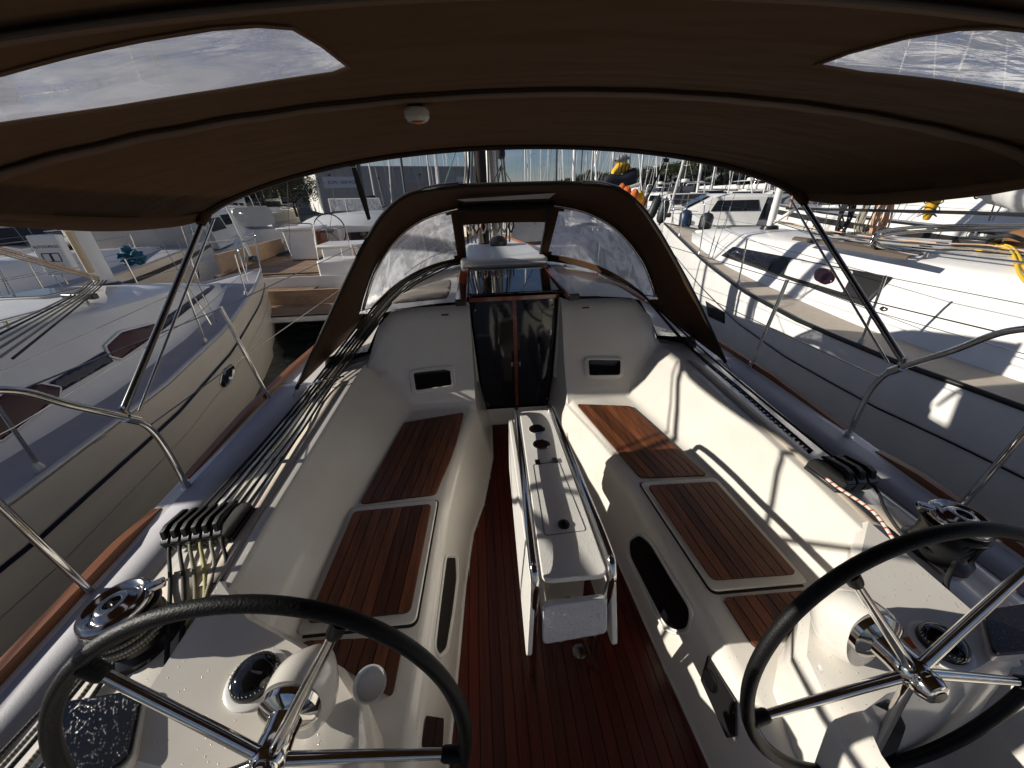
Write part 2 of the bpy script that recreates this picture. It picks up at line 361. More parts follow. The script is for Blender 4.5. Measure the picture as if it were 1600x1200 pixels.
# coachroof
def roofrow(y):
    k = lerp([(2.6, 1), (4.2, .93), (6, .75), (8, .42)], y); h = lerp([(2.6, 1.2), (4, 1.235), (6, 1.16), (8.2, .98)], y); d = zde(y); b = lerp(xc2, y)*lerp([(2.6, 1), (4, .93), (8, .5)], y); g = lerp(xg, y)
    q = [(0, h+.02), (.3*k, h+.018), (.6*k, h+.008), (.84*k, h-.015), (.92*k, h-.035), (1.0*k, h-.15), (1.06*k, h-.25), (1.10*k, max(d+.02, h-.34+.02)), (b-.02, max(d+.01, .86-(y-2.6)*.14)), (b, max(d+.005, .84-(y-2.6)*.14)), (b+.05, d), (max(g-.03, b+.06), d), (max(g, b+.07), d-.012)]
    return [V((-x, y, z)) for x, z in reversed(q[1:])]+[V((x, y, z)) for x, z in q]
m = MB(); m.grid([roofrow(y) for y in (2.77, 3., 3.3, 3.7, 4.2, 5, 6, 7, 7.9)])
for s in (-1, 1):
    def half(y): return [p for p in roofrow(y) if p.x*s > .2]
    h0 = half(2.66); h1 = half(2.77)
    h0 = [V((s*.37, p.y, p.z)) if abs(p.x) < .45 else p for p in h0]; h1 = [V((s*.37, p.y, p.z)) if abs(p.x) < .45 else p for p in h1]
    m.grid([h0, h1])
roof = m; roof.build('coachroof', gel, Y, ang=40); BR = bvh_of(roof)
m = MB()
for s in (-1, 1):
    rows = []
    for y in (-1.6, 0, 1, 2, 2.6, 3.2, 4, 5, 6, 7, 8, 9, 10, 10.6):
        g = lerp(xg, y); d = zde(y)-.012
        rows.append([V((s*g, y, d)), V((s*(g+.015), y, d-.05)), V((s*g*.98, y, d-.5)), V((s*g*.9, y, -.5)), V((s*g*.8, y, -1.0))])
    m.grid(rows)
m.grid([[V((-.02-x*0, y, zde(y)-.03)) for x in (0,)]+[V((lerp(xg, y), y, zde(y)-.02))] for y in (7.9, 9, 10.6)]); m.grid([[V((.02, y, zde(y)-.03)), V((-lerp(xg, y), y, zde(y)-.02))] for y in (7.9, 9, 10.6)])
m.build('hull', gel_c, Y, ang=40)
# grey non-slip fields
def deckstrip(name, mt, pts_in, pts_out, off=.004):
    m = MB(); m.grid([[V(a)+V((0, 0, off)), V(b)+V((0, 0, off))] for a, b in zip(pts_in, pts_out)]); return m.build(name, mt, Y, solid=.002)
for s in (-1, 1):
    yy = [.95, 1.2, 1.6, 2.0, 2.26]
    deckstrip('coaming_nonslip', nonsl_b, [(s*(lerp(xc1, y)+.05), y, ztop(lerp(xc1, y)+.05, y)) for y in yy], [(s*(lerp(xc1, y)+.125), y, ztop(lerp(xc1, y)+.125, y)) for y in yy], .004)
    yy = [.2, 1.5]; 
    deckstrip('coaming_nonslip', nonsl_b, [(s*(lerp(xc1, y)+.13), y, ztop(lerp(xc1, y)+.13, y)) for y in (.72, 1.04)], [(s*(lerp(xc2, y)-.04), y, ztop(lerp(xc2, y)-.04, y)) for y in (.95, 1.04)], .004)
    yy = [-1.5, 0, 1.5, 2.6]
    deckstrip('side_deck_nonslip', nonsl_l, [(s*(lerp(xc2, y)+.09), y, zde(y)+.004) for y in yy], [(s*(lerp(xg, y)-.085), y, zde(y)-.003) for y in yy], .004)
# teak rail on the gunwale
for s in (-1, 1):
    for a, b in ((-1.5, 1.46), (1.66, 10.4)):
        n = 14; yy = [a+(b-a)*i/n for i in range(n+1)]; m = MB()
        rows = []
        for i, y in enumerate(yy):
            g = lerp(xg, y)*s; d = zde(y)-.012; h = .04 if 0 < i < n else .012
            rows.append([V((g-s*.055, y, d)), V((g-s*.045, y, d+h)), V((g-s*.005, y, d+h)), V((g+s*.006, y, d-.01)), V((g-s*.02, y, d-.012))])
        m.grid(rows, True); k = len(rows[0]); m.f += [tuple(range(k)), tuple(range(len(m.v)-k, len(m.v)))]; m.build('toe_rail', teakr, Y, ang=30)
# floor planks
poly = [V((-lerp(xf, y)+.012, y, zfl(y))) for y in (-1.3, .4, .8, 1.0, 1.3, 1.6, 1.83, 2.25, 2.655)]
poly += [V((-p.x, p.y, p.z)) for p in reversed(poly)]
nf = V((0, -.06, 1)).normalized(); base = MB(); base.plate(poly, .004, V((0, 0, .001)), nf); fl = base.build('cockpit_floor', caulk, Y, ang=0)
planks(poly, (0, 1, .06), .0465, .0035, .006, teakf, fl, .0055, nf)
# seat panels
ns = V((0, -.063, 1)).normalized()
def zs_at(px, py): return at(px, py, z=.42, s=.063)
P1L = [zs_at(*q) for q in ((725, 646), (714, 690), (703, 722), (690, 752), (681, 774), (562, 789), (632, 662))]
P2L = [zs_at(*q) for q in ((675, 792), (642, 961), (481, 978), (554, 804))]
P3L = [zs_at(*q) for q in ((632, 997), (613, 1092), (545, 1050), (466, 1012), (480, 1003))]
P1R = [zs_at(*q) for q in ((901, 633), (985, 636), (1105, 744), (1000, 748))]
P2R = [zs_at(*q) for q in ((1011, 763), (1117, 757), (1243, 901), (1112, 911))]
P3R = [zs_at(*q) for q in ((1128, 936), (1263, 924), (1300, 965), (1179, 1016))]
for pl, odir in ((P1L, P1L[5]-P1L[6]), (P2L, P2L[2]-P2L[3]), (P3L, V((.1, 1, .063))), (P1R, P1R[2]-P1R[1]), (P2R, P2R[2]-P2R[1]), (P3R, V((-.1, 1, .063)))):
    lid = pl in (P2L, P2R); rp = roundpoly(pl, .025); up_ = .012 if lid else 0
    if lid:
        c = sum(pl, V((0, 0, 0)))/4; big = roundpoly([p+(p-c).normalized()*.045 for p in pl], .03)
        m = MB(); m.plate(big, .012, ns*.002, ns); m.build('locker_lid', gel, Y, ang=30, bevel=.005)
        gap = roundpoly([p+(p-c).normalized()*.056 for p in pl], .034); m = MB(); m.plate(gap, .0015, ns*.001, ns); m.build('lid_seal', caulk, Y, ang=0)
    m = MB(); m.plate(rp, .004, ns*(.001+up_), ns); sp = m.build('seat_panel', caulk, Y, ang=0)
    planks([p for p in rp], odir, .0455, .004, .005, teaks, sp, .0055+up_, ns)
for q in ((561, 838), (566, 825), (1214, 832), (1222, 842)):
    p = zs_at(*q); m = MB(); m.box(p+V((0, 0, .012)), (.012, .05, .012)); m.build('hinge', chrome_d, Y, bevel=.002)
# lit and dark openings in the footwell sides, ports, gauge: fitted on the moulding itself
def fitted(name, pix, mt, thick, r=.02, off=.002, parent=Y, b=None, bev=.002, ang=30):
    P, n = flat_on(b or B, pix); rp = roundpoly(P, r); m = MB(); m.plate(rp, thick, n*off, n)
    return m.build(name, mt, parent, bevel=bev, ang=ang), P, n
def ring(name, pix, mt, r, tr, off=.002, b=None, parent=Y, flat=.6):
    P, n = flat_on(b or B, pix); rp = roundpoly(P, r, 6); m = MB(); m.tube([p+n*off for p in rp], tr, 8, True)
    return m.build(name, mt, parent)
for pix in ([(640, 579), (709, 571), (712, 605), (645, 616)], [(913, 558), (974, 559), (973, 590), (915, 591)]):
    c = (sum(p[0] for p in pix)/4, sum(p[1] for p in pix)/4)
    big = [(c[0]+(x-c[0])*1.02, c[1]+(y-c[1])*1.05) for x, y in pix]; fr, P, n = fitted('portlight', big, gel, .010, .05, .0, bev=.004)
    sm = [(c[0]+(x-c[0])*.86, c[1]+(y-c[1])*.80) for x, y in pix]; P, n = flat_on(B, sm); m = MB(); m.plate(roundpoly(P, .022), .002, n*.0105, n); m.build('pane', acryl, fr, ang=0)
    m = MB(); m.tube([p+n*.010 for p in roundpoly(P, .022)], .006, 8, True); m.build('frame', gel, fr)
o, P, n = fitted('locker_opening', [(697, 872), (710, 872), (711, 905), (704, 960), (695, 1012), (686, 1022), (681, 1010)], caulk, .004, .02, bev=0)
ring('opening_rim', [(696, 868), (714, 868), (715, 905), (708, 960), (698, 1018), (685, 1028), (677, 1012)], gel_c, .03, .006)
o, P, n = fitted('locker_opening', [(985, 846), (1000, 836), (1016, 850), (1079, 955), (1074, 982), (1056, 984), (1040, 974), (986, 868)], acryl, .004, .03, bev=0)
ring('opening_rim', [(980, 846), (1000, 829), (1020, 848), (1084, 955), (1078, 988), (1054, 990), (1036, 980), (981, 868)], gel_c, .03, .006)
o, P, n = fitted('gauge_panel', [(1108, 1023), (1153, 1096), (1152, 1150), (1138, 1153), (1097, 1062)], blackp, .006, .006)
pc, n2 = hit(B, 1114, 1062); 
m = MB(); m.lathe([(.036, .006), (.036, .014), (.030, .016)], pc, n, 28); m.build('gauge_bezel', chrome_d, o)
m = MB(); m.lathe([(.029, .0165), (.001, .018)], pc, n, 24, False); m.build('gauge_dial', acryl, o)
for q in ((1110, 1028), (1147, 1148), (1100, 1060), (1148, 1112)):
    p, _ = hit(B, *q); m = MB(); m.lathe([(.004, .006), (.003, .009)], p, n, 8); m.build('screw', chrome, o)
o, P, n = fitted('cup_recess', [(664, 1118), (692, 1122), (690, 1168), (657, 1168)], acryl, .003, .015)
# companionway
FW = MB(); FW.plate([V((-.225, 2.664, .14)), V((.225, 2.664, .14)), V((.30, 2.70, .30)), V((-.30, 2.70, .30))], .02, d=V((0, 1, 0))); FW.build('bridge_step', gel, Y, bevel=.004)
m = MB(); m.plate([V((-.36, 2.70, .295)), V((.36, 2.70, .295)), V((.36, 2.80, .30)), V((-.36, 2.80, .30))], .008, d=V((0, 0, 1))); m.build('sill', blackp, Y)
for s in (-1, 1):
    m = MB(); m.grid([[V((s*.225, 2.66, .15)), V((s*.30, 2.72, .15))], [V((s*.33, 2.655, .56)), V((s*.30, 2.72, .56))], [V((s*.365, 2.655, 1.2)), V((s*.335, 2.72, 1.2))]])
    m.grid([[V((s*.30, 2.72, .15)), V((s*.30, 2.9, .15))], [V((s*.335, 2.72, 1.2)), V((s*.335, 2.9, 1.2))]])
    m.build('companionway_cheek', gel, Y, ang=30)
def doorpt(u, v): # u -1..1, v 0..1
    return V((u*(.275+.05*v), 2.715+.045*v, .315+.875*v))
dn = V((0, -1, .05)).normalized()
for s in (-1, 1):
    q = [doorpt(s*.04, .0), doorpt(s*.98, .0), doorpt(s*.98, 1), doorpt(s*.04, 1)]
    m = MB(); m.plate(q, .008, d=dn); dr = m.build('companionway_door', acryl, Y, bevel=.002)
    m = MB(); m.lathe([(.009, .0), (.009, .02), (.005, .024)], doorpt(s*.9, .93)+dn*.006, dn, 12); m.lathe([(.009, .0), (.009, .02), (.005, .024)], doorpt(s*.9, .06)+dn*.006, dn, 12); m.build('hinge_knob', chrome_d, dr)
    m = MB(); m.box(doorpt(s*.1, .42)+dn*.012, (.016, .006, .04)); m.build('latch', chrome, dr, bevel=.003)
m = MB(); m.plate([doorpt(-.045, 0), doorpt(.045, 0), doorpt(.045, 1), doorpt(-.045, 1)], .02, d=dn); m.build('door_stile', varn, Y, bevel=.003)
m = MB(); m.box((0, 2.75, 1.205), (.66, .03, .035)); m.build('hatch_sill', varn, Y, bevel=.004)
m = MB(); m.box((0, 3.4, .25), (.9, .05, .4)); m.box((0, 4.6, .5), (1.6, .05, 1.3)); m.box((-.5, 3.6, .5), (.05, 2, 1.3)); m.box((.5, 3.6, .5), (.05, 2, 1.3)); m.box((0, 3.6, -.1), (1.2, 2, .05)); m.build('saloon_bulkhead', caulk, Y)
# sliding hatch with wooden rails
m = MB(); m.plate(roundpoly([V((-.33, 2.70, 1.245)), V((.33, 2.70, 1.245)), V((.33, 3.62, 1.265)), V((-.33, 3.62, 1.265))], .03), .014); m.build('sliding_hatch', acryl, Y, bevel=.004)
for s in (-1, 1):
    m = MB(); m.box((s*.375, 3.03, 1.262), (.075, 1.14, .045)); m.build('hatch_rail', varn, Y, bevel=.006)
    m = MB(); m.box((s*.375, 2.50, 1.262), (.073, .10, .042)); m.build('rail_end_shade', blackp, Y, bevel=.006)  # black block paints the unlit aft end of the wooden rail
m = MB(); m.box((0, 3.66, 1.275), (.80, .10, .05)); m.build('garage_lip', nonslip, Y, bevel=.01)
m = MB(); m.plate(roundpoly([V((-.42, 3.72, 1.25)), V((.42, 3.72, 1.25)), V((.36, 4.9, 1.25)), V((-.36, 4.9, 1.25))], .05), .085); m.build('hatch_garage', gel_c, Y, bevel=.02, seg=3)
for q in ((663, 487), (922, 474)):
    p, n = hit(BR, *q)
    if p: m = MB(); m.tube([p+V((cos(a)*.06, sin(a)*.06, .004)) for a in [k*pi/14 for k in range(28)]], .004, 6, True); m.build('cap_ring', gel_c, Y)
# strip of small speaker louvre next to the door
m = MB(); p = V((.36, 2.58, .84)); m.box(p, (.012, .03, .10)); lv = m.build('louvre', gel_c, Y, bevel=.004)
for k in range(6): m = MB(); m.box(p+V((-.008, 0, -.04+k*.016)), (.008, .026, .006)); m.build('slat', gel_c, lv)
# helm consoles, pedestals, wheels
def console(s):
    fe = [(1.18, .96), (1.03, .83), (.86, .745), (.70, .655), (.61, .56), (.575, .42), (.57, .1), (.57, -.5)]
    ae = [(1.22, .50), (1.06, .46), (.90, .44), (.76, .43), (.66, .40), (.63, .32), (.62, .05), (.62, -.55)]
    zt = lambda x, y: .685+.05*(y-.5)+(.0 if x < 1.1 else .02)
    r = [[V((s*x, y, .30)) for x, y in fe], [V((s*(x+.004), y-.004, zt(x, y)-.03)) for x, y in fe], [V((s*(x+.02), y-.02, zt(x, y))) for x, y in fe],
         [V((s*x, y, .70)) for x, y in ae], [V((s*(x+.01), y-.03, .66)) for x, y in ae], [V((s*(x+.04), y-.12, .18)) for x, y in ae]]
    m = MB(); m.grid(r); m.build('helm_console', gel, Y, ang=35); return bvh_of(m)
WC = {-1: V((-.723, .392, .889)), 1: V((.715, .412, .872))}
PH = {-1: None, 1: None}; T = .148
wb = V((0, sin(T), cos(T))); wn = V((0, cos(T), -sin(T))); wa = V((1, 0, 0))
def wheel(s, ends):
    c = WC[s]; tot = 0; sx = sy = 0
    for e in ends:
        d = ray(*e); p = CAM+d*((c-CAM).dot(wn)/d.dot(wn))-c; a = math.atan2(p.dot(wb), p.dot(wa)); sx += cos(5*a); sy += sin(5*a)
    ph = math.atan2(sy, sx)/5
    R = .394; g = MB(); g.tube([c+(wa*cos(a)+wb*sin(a))*R for a in [2*pi*k/96 for k in range(96)]], .0152, 14, True)
    W = g.build('steering_wheel', rubber, Y, ang=80)
    st = MB()
    for k in range(480):
        a = 2*pi*k/480; r_ = wa*cos(a)+wb*sin(a); p = c+r_*(R-.0165); st.tube([p-r_*.001+wn*.003+(wb*cos(a)-wa*sin(a))*.0015, p-r_*.001-wn*.003-(wb*cos(a)-wa*sin(a))*.0015], .0006, 4, caps=False)
    st.build('stitching', mat('thread', (.05, .045, .04), .8), W)
    for k in range(5):
        a = ph+2*pi*k/5; r_ = wa*cos(a)+wb*sin(a); t_ = wb*cos(a)-wa*sin(a)
        g = MB(); g.tube([c+r_*.03-wn*.012, c+r_*.12-wn*.008, c+r_*.34, c+r_*.372], [.0125, .0118, .0100, .0100], 12); g.build('spoke', chrome, W, ang=60)
        g = MB(); g.tube([c+r_*.345, c+r_*.352, c+r_*.385], [.0125, .0155, .017], 12); g.build('spoke_socket', rubber, W, ang=60)
    g = MB(); g.lathe([(.020, .13), (.022, .10), (.022, .04), (.034, .03), (.036, -.02), (.030, -.028), (.033, -.032), (.033, -.045), (.026, -.062), (.018, -.066), (.0, -.066)], c, wn, 32, False); g.build('hub', chrome, W, ang=40)
    g = MB(); g.lathe([(.016, -.0665), (.015, -.0685), (0, -.0685)], c, wn, 24, False); g.build('hub_cap', blackp, W)
    # pedestal: moulded nose with a chrome collar
    pc = c+wn*.12; rows = []
    for k in range(11):
        q = k/10; h = -.03+q*.15; rr = .062*(1+.14*sin(pi*min(1, q*1.3)))*math.sqrt(max(.02, 1-(max(0, q-.35)/.66)**2))
        rows.append([pc+wn*h+V((0, 0, -h*.35))+V((cos(a)*rr, 0, 0))+wb*(sin(a)*rr*(1.0 if sin(a) > 0 else 2.2)) for a in [2*pi*j/32 for j in range(32)]])
    g = MB(); g.grid(rows, True); k = len(rows[0]); g.f += [tuple(range(k)), tuple(range(len(g.v)-k, len(g.v)))]; g.build('wheel_pedestal', gel, Y, ang=60)
    g = MB(); g.lathe([(.058, -.028), (.064, -.034), (.064, -.052), (.050, -.060), (.036, -.066), (.034, -.10)], pc, wn, 32); g.build('collar', chrome, Y, ang=40)
    return W
CB = {}
for s in (-1, 1): CB[s] = console(s)
wheel(-1, [(150, 1045), (525, 985), (715, 1176)])
wheel(1, [(1183, 1128), (1352, 905), (1360, 1198)])
def compass(s, px, py, r=.062):
    p, n = hit(CB[s], px, py)
    if not p: return
    g = MB(); g.lathe([(r*1.25, .0), (r*1.25, .008), (r*1.12, .012), (r*1.0, .012)], p, n, 36); C_ = g.build('compass', gel_c, Y, ang=40)
    g = MB(); g.lathe([(r, .012), (r, .02), (r*.96, .03), (r*.8, .042), (r*.5, .052), (0, .056)], p, n, 32, False); g.build('dome', acryl, C_, ang=60)
    u = n.cross(V((0, 1, 0))).normalized(); v_ = n.cross(u)
    g = MB()
    for k in range(36):
        a = 2*pi*k/36; d = u*cos(a)+v_*sin(a); L = .007 if k % 3 == 0 else .004
        g.box(p+n*.034+d*(r*.93), (.0014, .0014, L), (Matrix((d, n.cross(d), n))).transposed())
    g.build('dial_marks', gel_c, C_, ang=0)
    return p, n
cp = compass(-1, 402, 1062)
compass(1, 1468, 1010, .055)
# white cup holder beside the port helm
m = MB(); p = V((-.615, .60, .66)); m.lathe([(.040, .03), (.044, .055), (.040, .055), (.036, .035), (0, .034)], p, V((.15, -.35, 1)), 28, False); m.build('cup_holder', gel_c, Y)
# orange sticker on the starboard console
P_, n_ = hit(CB[1], 1422, 1005)
if P_: m = MB(); m.box(P_+n_*.002, (.02, .03, .002)); m.build('warning_sticker', orangec, Y)
# dark hatches in the aft deck
for pix, zz in (([(96, 1106), (232, 1084), (212, 1190), (180, 1215), (90, 1215)], .70), ([(1528, 962), (1640, 945), (1650, 1022), (1545, 1030)], .70)):
    P = roundpoly([at(x, y, z=zz) for x, y in pix], .02); m = MB(); m.plate(P, .010, V((0, 0, .02))); m.build('instrument_panel', wet(mat('wet_black', (.008, .008, .009), .12), .45, 170), Y, bevel=.004)
    m = MB(); m.plate([p+(p-sum(P, V((0, 0, 0)))/len(P))*.05 for p in P], .03, V((0, 0, -.012))); m.build('panel_surround', gel, Y, bevel=.006)
# smoked panel low on the starboard console
P = on(CB[1], [(1285, 1186), (1345, 1096), (1392, 1092), (1410, 1130), (1392, 1182)])
if len(P) > 3: n_ = avgn(P); m = MB(); m.plate(roundpoly(P, .01), .006, n_*.004, n_); m.build('console_window', acryl, Y, bevel=.002)
# winches
def winch(x, y, z, s):
    p = V((x, y, z)); g = MB(); g.lathe([(.105, -.20), (.105, -.17), (.085, -.155), (.078, -.12), (.084, -.07), (.096, -.055), (.096, -.045)], p, (s*.10, -.02, 1), 36); Wn = g.build('winch', blackp, Y, ang=40)
    g = MB()
    for k in range(24):
        a = 2*pi*k/24; g.tube([p+V((cos(a)*.080, sin(a)*.080, -.145)), p+V((cos(a+.15)*.079, sin(a+.15)*.079, -.10)), p+V((cos(a+.3)*.085, sin(a+.3)*.085, -.07))], .0035, 5)
    g.build('drum_ribs', blackp, Wn)
    g = MB(); g.lathe([(.078, -.046), (.088, -.036), (.091, -.02), (.086, -.006), (.076, .0), (.066, -.004), (.058, -.014), (.050, -.012), (.043, .0), (.030, .004), (.022, .002), (.020, -.02), (.0, -.022)], p, (s*.10, -.02, 1), 40, False); g.build('self_tailer', chrome_w, Wn, ang=50)
    g = MB(); g.box(p+V((s*-.085, .05, -.004)), (.05, .03, .022), Matrix.Rotation(-s*.6, 3, 'Z')); g.build('stripper_arm', chrome, Wn, bevel=.006)
winch(-1.385, .805, .845, -1); winch(1.405, .835, .845, 1)
# clutch banks
def clutches(p0, p1, n, name_parent, zc):
    ax = (p1-p0); L = ax.length; ax.normalize(); fwd = V((-ax.y, ax.x, .1)).normalized()
    if fwd.y < 0: fwd = -fwd
    up0 = ax.cross(fwd).normalized(); up0 = up0 if up0.z > 0 else -up0
    R = Matrix((ax, fwd, up0)).transposed(); wd = L/n
    g = MB(); g.box((p0+p1)/2+V((0, 0, .01)), (L+.01, .15, .02), R); bank = g.build('rope_clutch', blackp, Y, bevel=.004)
    up_ = R.col[2]
    for k in range(n):
        c = p0+ax*wd*(k+.5); sect = [(-.08, .0), (-.085, .045), (-.055, .068), (.02, .072), (.06, .060), (.082, .03), (.082, 0)]
        g = MB(); g.plate([c-ax*wd*.42+fwd*a+up_*(b+.012) for a, b in sect], wd*.84, d=ax); g.build('clutch_body', blackp, bank, bevel=.004)
        g = MB(); g.plate([c-ax*wd*.26+fwd*a+up_*(b+.012) for a, b in ((-.075, .05), (-.06, .085), (-.03, .092), (.055, .080), (.062, .066), (-.03, .072))], wd*.52, d=ax); g.build('lever', rubber, bank, bevel=.004)
    return fwd, wd, ax
zcl = lambda p: V((p.x, p.y, ztop(p.x, p.y)))
c0, c1 = zcl(at(284, 828, z=.575, s=.1)), zcl(at(379, 814, z=.63, s=.1)); fwdL, wdL, axL = clutches(c0, c1, 6, Y, 0)
r0, r1 = zcl(at(1284, 742, z=.65, s=.1)), zcl(at(1342, 726, z=.65, s=.1)); fwdR, wdR, axR = clutches(r0, r1, 3, Y, 0)
# ================================================================== cockpit table (bolted to the cockpit floor)
zt = .845
TT = [at(812, 643, z=zt), at(858, 640, z=zt), at(950, 897, z=zt), at(848, 906, z=zt)]
m = MB(); m.plate(roundpoly(TT, .03, 6), .022, V((0, 0, -.022))); TB = m.build('table_top', gel_t, Y, bevel=.003)
def tube(name, pts, r, mt, par, k=6, n=10, sm=True):
    m = MB(); m.tube(smooth_line(pts, k) if sm else [V(p) for p in pts], r, n); return m.build(name, mt, par, ang=60)
zr = .885
a, b = at(806, 640, z=zr), at(836, 893, z=zr)
tube('table_rail', [a+V((0, .02, -.30)), a+V((0, .015, -.06)), a+V((0, -.03, 0)), (a+b)/2, b+V((0, .08, 0)), b+V((0, 0, -.03)), b+V((.0, .0, -.12)), b+V((0, .05, -.42)), b+V((.01, .12, -.83))], .0145, chrome, TB)
a2, b2 = at(861, 636, z=zr), at(958, 880, z=zr)
tube('table_rail', [a2+V((0, .02, -.30)), a2+V((0, .015, -.06)), a2+V((0, -.03, 0)), (a2+b2)/2, b2+V((0, .08, 0)), b2+V((0, 0, -.03)), b2+V((.0, .0, -.12)), b2+V((.01, .05, -.42)), b2+V((.02, .12, -.83))], .0145, chrome, TB)
tube('foot_tube', [(.0, .82, .62), (.03, .82, .50), (.154, .855, .06)], .013, chrome, TB)
m = MB(); m.lathe([(.038, .0), (.038, .006), (.022, .010)], (.10, .94, .060), n=24); m.build('foot_plate', chrome_d, TB)
# folded leaves hanging on both sides
for s, pl in ((-1, [(-.132, 1.75, .80), (-.140, .76, .815), (-.163, .705, .50), (-.142, 1.70, .50)]), (1, [(.118, 1.75, .80), (.132, .76, .815), (.152, .71, .50), (.130, 1.70, .50)])):
    m = MB(); m.plate(roundpoly([V(p) for p in pl], .03), .018, d=V((-s, 0, 0))); m.build('table_leaf', gel_t, TB, bevel=.003)
m = MB(); m.box((0, 1.28, .66), (.13, .86, .33)); m.build('table_body', gel_c, TB, bevel=.008)
m = MB(); m.box((0, 1.28, .28), (.09, .60, .46)); m.build('table_pedestal', gel_c, TB, bevel=.01)
P = roundpoly([at(848, 948, y=.74), at(949, 936, y=.74), at(949, 990, y=.72), at(848, 1008, y=.72)], .022)
m = MB(); m.plate(P, .02, d=V((0, 1, .1)).normalized()); m.build('end_shelf', wet(mat('wet_table_white', (.62, .62, .64), .14, var=.05), .85, 120), TB, bevel=.004)
dr = MB()
c = [at(848, 948, y=.738), at(949, 936, y=.738), at(848, 1008, y=.718)]
for k in range(330):
    u, v_ = random.uniform(.03, .97), random.uniform(.03, .95); p = c[0]+(c[1]-c[0])*u+(c[2]-c[0])*v_; r_ = random.choice((.0010, .0014, .0018, .0024, .0030))*random.uniform(.7, 1.2)
    dr.lathe([(r_, -.0004), (r_*.8, r_*.45), (0, r_*.7)], p, (0, -1, -.1), 7, False)
glassd = mat('water_drops', (.85, .86, .9), .03, spec=1); gb = glassd.node_tree.nodes['Principled BSDF']; gb.inputs['Transmission Weight'].default_value = .9; gb.inputs['IOR'].default_value = 1.33
dr.build('water_drops', glassd, TB, kind='stuff', ang=80)
# cup holders, latches, lid line, lock
for q in ((839, 671), (846, 695)):
    p = at(*q, z=zt); m = MB(); m.lathe([(.030, -.05), (.0335, .001), (.040, .002), (.040, .004), (.033, .005)], p, n=32, cap=False); ch = m.build('cup_holder', chrome, TB, ang=40)
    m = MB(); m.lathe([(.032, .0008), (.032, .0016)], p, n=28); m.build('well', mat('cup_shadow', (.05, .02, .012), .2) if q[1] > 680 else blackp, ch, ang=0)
for q in ((840, 723), (867, 720)):
    p = at(*q, z=zt); m = MB(); m.box(p+V((0, 0, .004)), (.022, .03, .008)); m.build('latch', blackp, TB, bevel=.003)
p = at(881, 820, z=zt); m = MB(); m.lathe([(.021, 0), (.021, .005), (.016, .009), (.007, .010), (.006, .004), (0, .004)], p, n=28, cap=False); m.build('lock', blackp, TB, ang=40)
P = roundpoly([at(833, 726, z=zt), at(873, 721, z=zt), at(916, 829, z=zt), at(851, 837, z=zt)], .012)
m = MB(); m.tube([q+V((0, 0, .0003)) for q in P], .0012, 5, True); m.build('lid_line', caulk, TB)
# ================================================================== rails, stanchions, lifelines
def rail(s, pts, name='pushpit', r=.0135):
    return tube(name, [V((s*x, y, z)) for x, y, z in pts], r, chrome, Y, 8, 12)
for s in (-1, 1):
    pp = rail(s, [(1.77, 1.595, .56), (1.77, 1.595, .62), (1.77, 1.592, .84), (1.77, 1.575, .97), (1.77, 1.52, 1.07), (1.77, 1.35, 1.235), (1.77, 1.19, 1.387), (1.765, .9, 1.47), (1.74, .3, 1.49), (1.70, -.8, 1.50)])
    m = MB(); m.lathe([(.032, 0), (.030, .012), (.017, .016), (.017, .05)], (s*1.77, 1.596, .605), n=20); m.build('rail_foot', chrome, Y)
    m = MB(); m.tube([(s*1.77, 1.54, 1.05), (s*1.77, 1.50, 1.09)], .020, 12); m.tube([(s*1.77, 1.515, 1.08), (s*1.77, 1.505, 1.14)], .012, 8); m.build('strut_clamp', chrome, Y)
    # rail leg further aft
    rail(s, [(1.775, 1.05, .60), (1.775, 1.02, 1.0), (1.77, .99, 1.45)], 'rail_leg', .0125)
    st = rail(s, [(1.77, 2.46, .65), (1.80, 2.46, .87), (1.86, 2.46, 1.31)], 'stanchion', .0125)
    m = MB(); m.lathe([(.03, 0), (.028, .01), (.016, .014), (.016, .06)], (s*1.77, 2.46, .642), (s*.05, 0, 1), n=18); m.build('stanchion_foot', chrome, Y)
    rail(s, [(1.60, 4.7, .75), (1.66, 4.7, 1.40)], 'stanchion', .0125); rail(s, [(1.15, 7.0, .86), (1.2, 7.0, 1.50)], 'stanchion', .0125)
    for z0, z1, z2, z3, z4 in ((1.36, 1.30, 1.38, 1.48, 1.60), (1.0, .98, 1.08, 1.18, 1.3)):
        m = MB(); m.tube([(s*1.77, 1.22 if z0 > 1.2 else 1.58, z0), (s*(1.855 if z0 > 1.2 else 1.815), 2.46, z1), (s*(1.66 if z0 > 1.2 else 1.63), 4.7, z2), (s*1.18, 7.0, z3), (s*.2, 10.4, z4)], .0032, 6); m.build('lifeline', chrome_d, Y)
# bimini struts
for s in (-1, 1):
    top = V((s*1.70, 2.39, 1.84)); bot = V((s*1.77, 1.505, 1.12))
    tube('bimini_strut', [bot, top], .0145, chrome_d, Y, sm=False); tube('strut_strap', [bot+V((-s*.012, .05, -.03)), top+V((-s*.012, .03, -.03))], .006, chrome, Y, sm=False)
